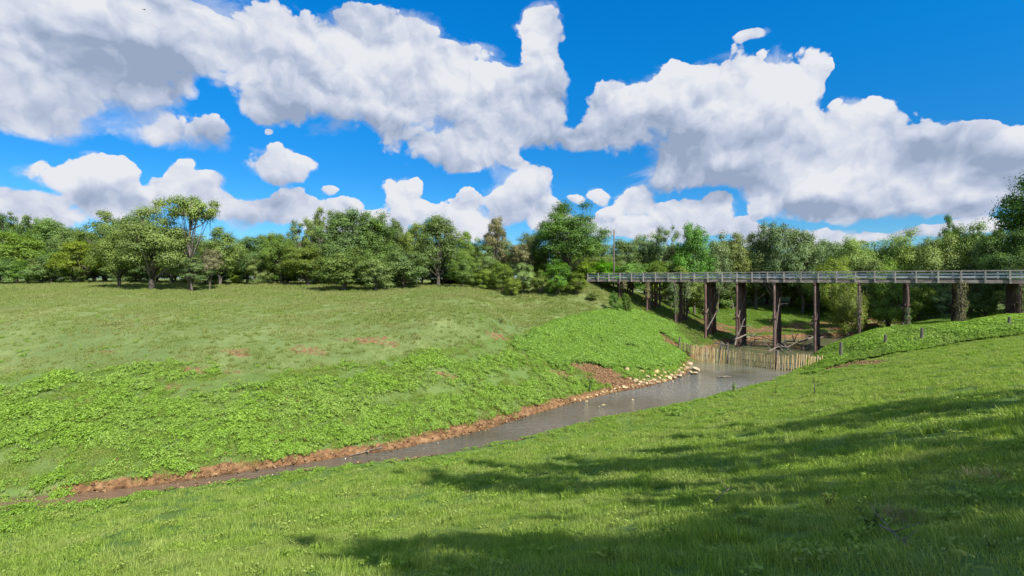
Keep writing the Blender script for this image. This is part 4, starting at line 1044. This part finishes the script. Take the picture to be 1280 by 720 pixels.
# beyond and under the bridge
BG = 'bushes beyond the bridge'
for i, (px, ty, w, Y, mt, kd) in enumerate([(790, 322, 60, 112, 'bright', 'bushy'), (825, 325, 60, 110, 'mid', 'bushy'), (860, 328, 60, 108, 'mid', 'bushy'), (895, 332, 64, 128, 'dark', 'bushy'), (925, 322, 64, 134, 'mid', 'bushy'), (958, 322, 70, 138, 'mid', 'bushy'),
     (990, 320, 70, 136, 'mid', 'willow'), (1022, 322, 66, 126, 'yellow', 'willow'), (1046, 318, 66, 104, 'yellow', 'willow'), (1082, 324, 60, 104, 'mid', 'bushy'), (1110, 322, 66, 100, 'yellow', 'willow'), (1146, 330, 60, 98, 'olive', 'bushy'), (1176, 325, 60, 94, 'mid', 'bushy'),
     (1215, 345, 60, 84, 'mid', 'bushy'), (1232, 355, 44, 80, 'dark', 'bushy'), (1278, 350, 50, 74, 'mid', 'bushy'), (905, 340, 40, 130, 'bright', 'bushy'), (880, 352, 30, 102, 'mid', 'bushy'), (942, 340, 44, 136, 'mid', 'bushy'), (1150, 350, 50, 88, 'mid', 'bushy'), (1010, 340, 46, 132, 'olive', 'bushy'),
     (1330, 345, 70, 76, 'mid', 'bushy'), (1400, 345, 80, 80, 'mid', 'bushy'), (1186, 362, 36, 84, 'olive', 'bushy'), (845, 345, 36, 104, 'olive', 'bushy'), (1060, 345, 50, 96, 'mid', 'willow')]):
    tree(px, ty, w, Y, kd, mt, place_label(px, ty, mt, ('bush seen under the deck' if ty > 340 else 'bush rising past the deck'), marks=PIERS), 'shrub', 'shrub', BG)

# trees standing outside the view to the right and behind, whose shade falls on the near bank
def shade_tree(px, py, zc, w, kd, k, lab):
    g_ = G(px, py); t_ = (zc - g_.z) / SDIR.z; x = g_.x + SDIR.x * t_; y = g_.y + SDIR.y * t_
    zb = gz(x, y) - .1; h = (zc - zb) / .62
    if y > -w and x - w * .55 < 1.08 * y: print('SHADE TREE MAY SHOW', px, py, round(x, 1), round(y, 1), w)
    rt = empty('tree', (x, y, zb), k * 1.3); rt.scale = (w, w, h)
    cr_, tk, ms = PROTO['gappy'][k % 3]
    c_ = child('crown', cr_, rt); c_.material_slots[0].link = 'OBJECT'; c_.material_slots[0].material = LM['mid']; child('trunk', tk, rt)
    tag(rt, lab, 'tree', 'shade trees on the near bank')
for i, (px, py, zc, w, kd) in enumerate([(760, 588, 9, 6.5, 'oak'), (620, 604, 9.5, 5.5, 'oak'), (940, 562, 9, 6, 'loose'), (1080, 530, 8, 7, 'oak'), (1230, 500, 8, 8, 'oak'), (1290, 570, 8, 7, 'oak'), (1120, 600, 8, 5.5, 'oak'),
        (890, 708, 7.5, 5, 'oak'), (1080, 690, 7, 5.5, 'loose'), (700, 718, 8, 4.2, 'oak'), (1270, 640, 7, 4.2, 'oak'), (1240, 720, 6, 5, 'loose')]):
    shade_tree(px, py, zc, w, kd, i, 'shade tree standing on the near bank outside the right of the view')

# =================================================================== grass and ground cover (nobody could count it)
def blade_patch(seed, n, size, hmin, hmax, wd, lean=0.5):
    rng = np.random.default_rng(seed)
    p = (rng.random((n, 2)) - .5) * size; h = rng.uniform(hmin, hmax, n) * (1 - .35 * rng.random(n)); a = rng.uniform(0, 2 * np.pi, n)
    w = wd * rng.uniform(.6, 1.3, n); la = rng.uniform(0, 2 * np.pi, n); le = np.abs(rng.normal(0, lean, n)) * h
    sx_, sy_ = np.cos(a) * w / 2, np.sin(a) * w / 2; dx, dy = np.cos(la) * le, np.sin(la) * le
    Z0 = -.03 * np.ones(n)
    v = np.stack([np.stack([p[:, 0] - sx_, p[:, 1] - sy_, Z0], 1), np.stack([p[:, 0] + sx_, p[:, 1] + sy_, Z0], 1),
                  np.stack([p[:, 0] + sx_ * .8 + dx * .35, p[:, 1] + sy_ * .8 + dy * .35, h * .6], 1), np.stack([p[:, 0] - sx_ * .8 + dx * .35, p[:, 1] - sy_ * .8 + dy * .35, h * .6], 1),
                  np.stack([p[:, 0] + dx, p[:, 1] + dy, h * (1 - .25 * np.minimum(le / h, 1))], 1)], 1).reshape(-1, 3)
    b = np.arange(n)[:, None] * 5
    f = np.hstack([b, b + 1, b + 2, b + 3, b + 3, b + 2, b + 4]).reshape(-1); ln = np.tile([4, 3], n)
    t_ = np.repeat(np.clip(rng.normal(.45, .26, n), 0, 1), 2)
    return v, f, ln, t_
def weed_clump(seed, n, rad, hgt, leaf):
    rng = np.random.default_rng(seed)
    nc = 9; cc = np.c_[rng.normal(0, rad * .45, (nc, 2)), rng.uniform(.35, .8, nc) * hgt]
    k = rng.integers(nc, size=n); d = fdir(rng, n); d[:, 2] = np.abs(d[:, 2])
    c = cc[k] + d * np.array([rad * .42, rad * .42, hgt * .35]) * (rng.random(n) ** .4)[:, None]
    nn = d * .8 + np.array([0, 0, .6]) + rng.normal(size=(n, 3)) * .45; nn /= np.linalg.norm(nn, axis=1)[:, None]
    v = leaf_quads(c, nn, leaf * rng.uniform(.6, 1.3, n), rng, .75)
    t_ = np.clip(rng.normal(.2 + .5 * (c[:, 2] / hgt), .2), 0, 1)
    return v, np.arange(len(v)), np.full(n, 4), t_

def scatter(name, label, cat, variants, pts, scl, mat):
    """one object: the tuft shapes and the points they grow at; nodes put a tuft at each point"""
    K = len(variants); rng = np.random.default_rng(len(pts))
    V, Fc, LN, T, VK = [], [], [], [], []; off = 0
    for k, (v, f, ln, t_) in enumerate(variants):
        V.append(v); Fc.append(np.asarray(f) + off); LN.append(ln); T.append(t_); VK.append(np.full(len(v), k)); off += len(v)
    V.append(pts); VK.append(np.full(len(pts), -1)); npv = off
    V = np.vstack(V)
    me = mesh_np(name, V, np.concatenate(Fc), np.concatenate(LN), [mat], False, {'tint': ('FACE', np.concatenate(T))})
    def at(n_, arr):
        a = me.attributes.new(n_, 'FLOAT', 'POINT'); a.data.foreach_set('value', np.asarray(arr, np.float32))
    z0 = np.zeros(npv)
    at('vk', np.concatenate(VK)); at('pk', np.concatenate([z0 - 1, rng.integers(K, size=len(pts))]))
    at('rz', np.concatenate([z0, rng.uniform(0, 6.283, len(pts))])); at('sc', np.concatenate([z0 + 1, scl]))
    # ground slope so tufts sit square on the bank
    e = .5; sl = np.stack([ground(pts[:, :2] + [e, 0]) - ground(pts[:, :2] - [e, 0]), ground(pts[:, :2] + [0, e]) - ground(pts[:, :2] - [0, e])], 1) / (2 * e)
    nv = np.c_[-sl[:, 0] * .8, -sl[:, 1] * .8, np.ones(len(pts))]
    a = me.attributes.new('up', 'FLOAT_VECTOR', 'POINT'); a.data.foreach_set('vector', np.vstack([np.zeros((npv, 3)), nv]).astype(np.float32).ravel())
    ob = link(bpy.data.objects.new(name, me)); tag(ob, label, cat, kind='stuff')
    g = bpy.data.node_groups.new(name, 'GeometryNodeTree')
    g.interface.new_socket('Geometry', in_out='INPUT', socket_type='NodeSocketGeometry'); g.interface.new_socket('Geometry', in_out='OUTPUT', socket_type='NodeSocketGeometry')
    gi = g.nodes.new('NodeGroupInput'); gout = g.nodes.new('NodeGroupOutput')
    def na(n_, dt='FLOAT'):
        x = g.nodes.new('GeometryNodeInputNamedAttribute'); x.data_type = dt; x.inputs['Name'].default_value = n_; return x.outputs['Attribute']
    def eq(s_, val):
        c = g.nodes.new('FunctionNodeCompare'); c.data_type = 'FLOAT'; c.operation = 'EQUAL'
        g.links.new(s_, c.inputs[0]); c.inputs[1].default_value = val; c.inputs['Epsilon'].default_value = .1; return c.outputs[0]
    vk = na('vk'); pk = na('pk')
    sp = g.nodes.new('GeometryNodeSeparateGeometry'); sp.domain = 'POINT'; g.links.new(gi.outputs[0], sp.inputs[0]); g.links.new(eq(vk, -1), sp.inputs['Selection'])
    al = g.nodes.new('FunctionNodeAlignRotationToVector'); al.axis = 'Z'; g.links.new(na('up', 'FLOAT_VECTOR'), al.inputs['Vector'])
    cb = g.nodes.new('ShaderNodeCombineXYZ'); g.links.new(na('rz'), cb.inputs[2])
    er = g.nodes.new('FunctionNodeEulerToRotation'); g.links.new(cb.outputs[0], er.inputs[0])
    ro = g.nodes.new('FunctionNodeRotateRotation'); ro.rotation_space = 'LOCAL'
    g.links.new(al.outputs[0], ro.inputs[0]); g.links.new(er.outputs[0], ro.inputs[1])
    jn = g.nodes.new('GeometryNodeJoinGeometry')
    for k in range(K):
        s2 = g.nodes.new('GeometryNodeSeparateGeometry'); s2.domain = 'POINT'; g.links.new(gi.outputs[0], s2.inputs[0]); g.links.new(eq(vk, k), s2.inputs['Selection'])
        ip = g.nodes.new('GeometryNodeInstanceOnPoints'); g.links.new(sp.outputs[0], ip.inputs['Points']); g.links.new(eq(pk, k), ip.inputs['Selection'])
        g.links.new(s2.outputs[0], ip.inputs['Instance']); g.links.new(ro.outputs[0], ip.inputs['Rotation']); g.links.new(na('sc'), ip.inputs['Scale'])
        g.links.new(ip.outputs[0], jn.inputs[0])
    g.links.new(jn.outputs[0], gout.inputs[0])
    md = ob.modifiers.new('tufts', 'NODES'); md.node_group = g
    return ob

def rand_pts(n, x0, x1, y0, y1, seed):
    rng = np.random.default_rng(seed); return np.c_[rng.uniform(x0, x1, n), rng.uniform(y0, y1, n)]
def info(P):
    return seg_dist(P, FE), seg_dist(P, NE), in_poly(P, WPOLY)
def lift(P, dz=0.0): return np.c_[P, ground(P) + dz]
def seen(P, m=5.0):   # what the view and a step to either side could show
    return (np.abs(P[:, 0]) < P[:, 1] * 1.12 + m)

g_lawn = leafmat('pasture_grass', (0.120, 0.205, 0.024), (0.430, 0.580, 0.100), 0.45, 0, 0.55, ((0.18, 0.25, 0.05), (0.52, 0.58, 0.17)), gloss=0.015)
g_far = leafmat('meadow_grass', (0.135, 0.205, 0.045), (0.410, 0.455, 0.150), 0.40, 0, 0.16, ((0.20, 0.23, 0.075), (0.46, 0.46, 0.20)), gloss=0.0)
g_weed = leafmat('broad_leaf_weed', (0.085, 0.175, 0.016), (0.320, 0.500, 0.060), 0.36, 0, 0.25, ((0.10, 0.18, 0.022), (0.36, 0.50, 0.10)), gloss=0.02)
g_mound = leafmat('creeper_leaves', (0.080, 0.168, 0.018), (0.285, 0.460, 0.062), 0.34, 0, 0.3, ((0.075, 0.155, 0.02), (0.26, 0.42, 0.07)), gloss=0.02)
g_dry = leafmat('dry_grass', (0.30, 0.22, 0.12), (0.55, 0.46, 0.28), 0.3, 0, gloss=0.0)

# near bank, three distances
P1 = rand_pts(9000, -16, 20, 1.5, 17, 1); d = np.hypot(P1[:, 0], P1[:, 1]); P1 = P1[seen(P1, 3) & (d < 16.5)]
scatter('grass', 'short green pasture grass with fine blades on the near bank', 'grass',
        [blade_patch(s_, 160, .55, .04, .12, .006, .9) for s_ in (1, 2, 3)] + [blade_patch(4, 90, .45, .08, .20, .007, .9), blade_patch(5, 160, .5, .04, .11, .006, 1.0), blade_patch(8, 160, .5, .04, .12, .006, 1.0), blade_patch(6, 60, .22, .12, .30, .008, .6), weed_clump(7, 60, .16, .14, .02)], lift(P1), .8 + .5 * np.abs(vnoise(P1, .5, 60, 2)) * 1.4, g_lawn)
P2 = rand_pts(26000, -40, 66, 6, 66, 2); dF2, dN2, iw2 = info(P2); d = np.hypot(P2[:, 0], P2[:, 1])
ok = seen(P2) & (d > 15) & (~iw2) & (dN2 < dF2) & (dN2 > .5 + .8 * (P2[:, 1] < 36) * (P2[:, 0] < 5)) & (~in_poly(P2, Z_VINE)) & (dirt_at(P2, dF2, dN2) < .5)
P2 = P2[ok]
scatter('grass', 'pasture grass on the middle of the near bank down to the water', 'grass',
        [blade_patch(s_, 170, 1.05, .07, .20, .014, .8) for s_ in (11, 12, 13)] + [blade_patch(14, 110, .9, .14, .34, .014, .8), blade_patch(15, 70, .45, .2, .48, .016, .6), weed_clump(17, 70, .3, .2, .035)], lift(P2), .75 + .45 * np.abs(vnoise(P2, .3, 61, 2)) * 1.5, g_lawn)
P3 = rand_pts(34000, -120, 40, 24, 118, 3); dF3, dN3, iw3 = info(P3)
ok = seen(P3, 3) & (~iw3) & (dF3 < dN3) & (dF3 > .8) & ((~in_poly(P3, Z_WEED)) | in_poly(P3, Z_GAP) | (RNG.random(len(P3)) < .75)) & (dirt_at(P3, dF3, dN3) < .4)
P3 = P3[ok]; sc3 = .7 + .012 * np.clip(P3[:, 1] - 30, 0, 80)
scatter('grass', 'grazed pale green grass of the far meadow', 'grass',
        [blade_patch(s_, 150, 1.7, .05, .15, .030, .9) for s_ in (21, 22, 23)] + [blade_patch(24, 60, 1.2, .12, .30, .028, .8), blade_patch(25, 50, .45, .2, .5, .03, .6), blade_patch(26, 50, .5, .18, .42, .03, .6)], lift(P3), sc3 * (.7 + .5 * np.abs(vnoise(P3, .15, 62, 2)) * 1.5), g_far)
P4 = rand_pts(12000, 20, 110, 60, 135, 4); dF4, dN4, iw4 = info(P4)
ok = (~iw4) & (np.minimum(dF4, dN4) > 1.0) & (~in_poly(P4, Z_VINE)) & ((bank_at(P4) < .5) | (vnoise(P4, .35, 41, 3) < -.2)) & seen(P4, 3) & (~in_poly(P4, Z_WEED))
P4 = P4[ok]
scatter('grass', 'rank green grass under and beyond the bridge', 'grass', [blade_patch(s_, 110, 1.5, .12, .38, .04, .6) for s_ in (31, 32)], lift(P4), np.ones(len(P4)), g_weed)

# broad-leaved weeds on the far bank
P5 = rand_pts(42000, -75, 34, 24, 96, 5); dF5, dN5, iw5 = info(P5); n5 = .5 * vnoise(P5, .22, 70, 3) + .9 * vnoise(np.c_[P5[:, 0] * .10, dF5 * .42], 1.0, 77, 2); n6 = vnoise(P5, .8, 71, 2)
inw5 = in_poly(P5, Z_WEED); mnd = in_poly(P5 + np.c_[n6, n6] * 2.4, Z_MOUND); gap = in_poly(P5, Z_GAP)
de = seg_dist(P5, np.vstack([Z_WEED, Z_WEED[:1]]))
ok = inw5 & (~iw5) & (dF5 < dN5) & (dF5 > .18 + .35 * n6) & (dirt_at(P5, dF5, dN5) < .35 + .6 * (dF5 < 3) * (n6 > -.25)) & ((n5 + .35 * n6 > -.50 + .8 * np.clip(1 - de / 3.0, 0, 1) * (ground(P5) > -10.2)) | (mnd & (de > 1)))
ok &= ~(gap & (n6 < .35))
Pw5 = P5[ok & ~mnd]; Pm = P5[ok & mnd]
W1 = [weed_clump(s_, 190, .55, .36, .050) for s_ in (1, 2, 3, 4)] + [blade_patch(5, 70, .7, .2, .55, .022, .5)]
# loose outliers in the meadow
P6 = rand_pts(1500, -90, 30, 30, 80, 6); dF6, dN6, iw6 = info(P6); g6 = ground(P6)
ok = (~iw6) & (dF6 < dN6) & (~in_poly(P6, Z_WEED)) & (g6 < -3.3) & (vnoise(P6, .12, 75, 2) > .05) & (RNG.random(len(P6)) < np.clip((-g6 - 3) / 5, 0.03, .8))
allw = np.vstack([Pw5, P6[ok]])
scatter('weeds', 'bright green leafy weeds spread along the far bank', 'weeds', W1, lift(allw, -.05), np.concatenate([.75 + .55 * np.abs(vnoise(Pw5, .4, 72, 2)) * 1.5, RNG.uniform(.35, .75, ok.sum())]), g_weed)
scatter('creeper', 'thick creeper smothering the mound above the riprap', 'creeper', [weed_clump(s_, 260, .65, .45, .052) for s_ in (11, 12, 13)], lift(Pm), 1.0 + .6 * np.abs(vnoise(Pm, .3, 73, 2)), g_mound)
P7 = rand_pts(30000, 25, 90, 42, 74, 7); P7 = P7[in_poly(P7, Z_VINE)]; de7 = seg_dist(P7, np.vstack([Z_VINE, Z_VINE[:1]]))
scatter('creeper', 'tangled green vines covering the right bank before the bridge piers', 'creeper', [weed_clump(s_, 240, .65, .55, .058) for s_ in (21, 22, 23)], lift(P7, .25 * 0), .7 + .7 * smst(0, 2.5, de7) * (1 + .6 * vnoise(P7, .35, 74, 2)), g_weed)
P8 = rand_pts(16000, -40, 46, 18, 66, 8); dF8, dN8, iw8 = info(P8); n8 = vnoise(P8, .28, 80, 2); n9 = vnoise(P8, .9, 81, 2)
ok = ((~iw8) | (P8[:, 0] < -24)) & (dN8 < dF8 + 3 * (P8[:, 0] < -24)) & ((dN8 > .15 + .5 * (P8[:, 1] < 33)) | (P8[:, 0] < -24)) & (((dN8 < 1.6 + 1.6 * n8) & (n9 > -.35)) | (in_poly(P8, Z_LWEED) & (n9 > -.2)) | ((P8[:, 0] < -24) & (dN8 < 2.5)) | ((dN8 < 9) & (n8 > .38) & (n9 > .25)))
scatter('weeds', 'fringe of low leafy weeds along the near edge of the creek', 'weeds', [weed_clump(s_, 150, .45, .30, .042) for s_ in (31, 32, 33)], lift(P8[ok], -.03), .55 + .6 * np.abs(n8[ok]) * 1.6, g_weed)
P10 = rand_pts(26000, -75, 34, 22, 80, 10); dF10, dN10, iw10 = info(P10); n10 = vnoise(P10, .5, 90, 2)
ok = (~iw10) & (dF10 < dN10) & (dF10 > .22 + .3 * n10) & ((dF10 < 4.5) | (in_poly(P10, Z_WEED) & (n10 > 0))) & (dirt_at(P10, dF10, dN10) < .45 + .5 * ((dF10 < 2) & (n10 > -.1) & (P10[:, 0] < 8)))
scatter('grass', 'longer grass between the weeds, hanging over the clay edge of the creek', 'grass', [blade_patch(s_, 110, .8, .10, .36, .018, 1.0) for s_ in (41, 42, 43)], lift(P10[ok]), .7 + .6 * np.abs(n10[ok]) * 1.6, g_lawn)
# grit and clods on the bare clay
def clods(seed, n=26):
    rng = np.random.default_rng(seed); vs, fs, ts = [], [], []
    oc = np.array([(1, 0, 0), (0, 1, 0), (-1, 0, 0), (0, -1, 0), (0, 0, 1), (0, 0, -1)], float); of = [(0, 1, 4), (1, 2, 4), (2, 3, 4), (3, 0, 4), (1, 0, 5), (2, 1, 5), (3, 2, 5), (0, 3, 5)]
    for i in range(n):
        r_ = rng.uniform(.02, .085); c = np.array([*rng.normal(0, .45, 2), r_ * .2]); b = len(vs)
        vs += list(c + oc * r_ * rng.uniform(.6, 1.3, (6, 1)) * [1, 1, .7]); fs += [tuple(np.array(f) + b) for f in of]; ts += [rng.random()] * 8
    return np.array(vs), np.array(fs).ravel(), np.full(len(fs), 3), np.array(ts)
P9 = rand_pts(60000, -50, 100, 18, 112, 9); dF9, dN9, iw9 = info(P9)
ok = (~iw9) & (((dirt_at(P9, dF9, dN9) > .7) & (P9[:, 1] > 20)) | (bank_at(P9) > .5)) & (RNG.random(len(P9)) < .8) & seen(P9, 2) & (dF9 > .1)
P9 = P9[ok]
clm = leafmat('clay_clods', (0.10, 0.055, 0.03), (0.38, 0.25, 0.13), 0.0, 0, gloss=0.0)
scatter('clay_clods', 'crumbled red clay clods and grit on the bare bank', 'clods', [clods(s_) for s_ in (1, 2, 3)], lift(P9), RNG.uniform(.6, 1.6, len(P9)), clm)

# =================================================================== single plants one can pick out
def plant(px, py, hpx, kind, label, mat, seed=1):
    g_ = G(px, py); h = hpx * g_.y / F; rng = np.random.default_rng(seed); rnd = random.Random(seed)
    root = empty('weed_plant', g_); mb = MB(); tips = []
    for k in range({'sap': 3, 'tall': 6, 'herb': 7}[kind]):
        a = rnd.uniform(0, 6.28); sp_ = {'sap': .10, 'tall': .12, 'herb': .35}[kind] * h; hh = h * rnd.uniform(.6, 1)
        p = [Vector((0, 0, -.05)), Vector((math.cos(a) * sp_ * .4, math.sin(a) * sp_ * .4, hh * .5)), Vector((math.cos(a) * sp_, math.sin(a) * sp_, hh))]
        mb.tube(p, [h * .018, h * .013, h * .006], 5, .05); tips.append(p)
    mb.build('stem', M['bark'], root)
    n = {'sap': 60, 'tall': 260, 'herb': 110}[kind]; c = []
    for i in range(n):
        p = tips[rnd.randrange(len(tips))]; t_ = rnd.uniform(.15, 1) * 2; q = p[0].lerp(p[1], t_) if t_ < 1 else p[1].lerp(p[2], t_ - 1)
        c.append((q.x + rnd.gauss(0, h * .07), q.y + rnd.gauss(0, h * .07), max(.02, q.z + rnd.gauss(0, h * .03))))
    d_ = fdir(rng, n); d_[:, 2] = abs(d_[:, 2]) + .3; d_ /= np.linalg.norm(d_, axis=1)[:, None]
    v = leaf_quads(np.array(c), d_, h * {'sap': .055, 'tall': .045, 'herb': .10}[kind] * rng.uniform(.6, 1.3, n), rng, .4)
    child('foliage', mesh_np('foliage', v, np.arange(len(v)), 4, [mat], False, {'tint': ('FACE', rng.random(n))}), root)
    tag(root, label, 'plant')
plant(917, 492, 17, 'tall', 'upright feathery green plant at the water edge of the near bank', g_weed, 1)
plant(969, 494, 20, 'sap', 'spindly dark sapling on the near bank, left of two', LM['mid'], 2)
plant(1019, 496, 26, 'sap', 'taller spindly sapling on the near bank, right of two', LM['mid'], 3)
plant(1036, 634, 22, 'herb', 'small dark sprig standing in the sunlit grass patch', LM['mid'], 4)
plant(1181, 650, 16, 'herb', 'small yellow leaved plant in the shaded grass at lower right', g_lawn, 5)
plant(1240, 690, 22, 'herb', 'leafy yellowish herb near the lower right corner', g_lawn, 6)
plant(1088, 668, 36, 'herb', 'dark leafy herb beside the forked fallen branch', LM['mid'], 7)
plant(600, 505, 0.1 + 9, 'herb', 'small leafy plant by the water at the tip of the weeds', g_weed, 8)
plant(738, 490, 26, 'tall', 'grey green bush clump at the left edge of the red clay', g_mound, 9)
plant(686, 424, 9, 'herb', 'single dark bushy weed high on the far slope', LM['dark'], 10)
plant(626, 405, 9, 'herb', 'small dark weed below the meadow ridge', LM['mid'], 11)
def dry(px, py, r_, label, seed):
    g_ = G(px, py); v, f, ln, t_ = blade_patch(seed, 420, r_ * 2, .05, .15, .006, 1.6)
    o = child('dry_grass_tuft', mesh_np('dry_tuft', v, f, ln, [g_dry], False, {'tint': ('FACE', t_)}), None); o.location = g_; tag(o, label, 'dry grass')
dry(1135, 650, .30, 'straw coloured dead grass tuft in the shade, left of two', 91)
dry(1255, 600, .40, 'broad dead brown grass patch near the right edge', 92)
dry(1165, 585, .18, 'small pale dead grass tuft between the shade and right edge', 93)

# =================================================================== vines hanging on the trestle
def vine(n, v0, z0, z1, rad, mat, label, seed, nl=900, leaf=.07):
    rng = np.random.default_rng(seed); rnd = random.Random(seed); base = B(n, v0, z1); root = empty('vine', base); mb = MB(); H_ = z0 - z1
    for k in range(9):
        a = rnd.uniform(0, 6.28); r_ = rad * rnd.uniform(.5, 1); pts = []
        for j in range(7):
            pts.append((math.cos(a + j * .25) * r_ * rnd.uniform(.8, 1.1), math.sin(a + j * .25) * r_ * rnd.uniform(.8, 1.1), H_ * (1 - j / 6 * rnd.uniform(.85, 1))))
        mb.tube(pts, [.035] * 7, 5, .1)
    mb.build('stem', M['drift'], root)
    t_ = rng.random(nl); a = rng.uniform(0, 6.28, nl); r_ = rad * (1 + .35 * np.sin(t_ * 17) + .25 * rng.normal(size=nl))
    c = np.c_[np.cos(a) * r_, np.sin(a) * r_, H_ * t_]; nn = np.c_[np.cos(a), np.sin(a), .5 + 0 * a] + rng.normal(size=(nl, 3)) * .4; nn /= np.linalg.norm(nn, axis=1)[:, None]
    v = leaf_quads(c, nn, leaf * rng.uniform(.6, 1.4, nl), rng, .6)
    child('foliage', mesh_np('foliage', v, np.arange(len(v)), 4, [mat], False, {'tint': ('FACE', rng.random(nl))}), root); tag(root, label, 'vine')
vine(24.0, 0.0, -.3, -6.4, .55, LM['brown'], 'thick dry brown vine wrapping the pier before the last one on the right', 1, 1500)
vine(31.2, 0.0, -.6, -5.6, .5, LM['mid'], 'green vine on the pier outside the right edge', 2)
vine(26.6, 0.1, -.7, -5.8, .55, LM['mid'], 'green leafy vine over the rightmost visible pier', 3, 1400)
vine(19.2, 0.0, -2.2, -8.0, .32, LM['brown'], 'ragged brown vine on the pier right of the reddish one', 4, 500)
vine(21.6, 0.0, -4.2, -7.0, .36, LM['olive'], 'torn grey vine round the lower half of the pier behind the tallest short post', 5, 500)
vine(7.6, 0.0, -1.0, -6.5, .45, LM['bright'], 'bright green vine climbing the pier left of the bushy hanging vines', 6, 900)
vine(8.5, 0.2, -.4, -3.6, .6, LM['olive'], 'grey tangle of vines hanging from the deck edge between two piers', 7, 900)
vine(5.35, -.1, -.5, -3.6, .4, LM['brown'], 'pale dry vine on the short pier near the bridge end', 8, 700)
vine(3.4, -.2, -.4, -2.0, .4, LM['brown'], 'brown vine hanging over the deck edge by the bridge end', 9, 500)
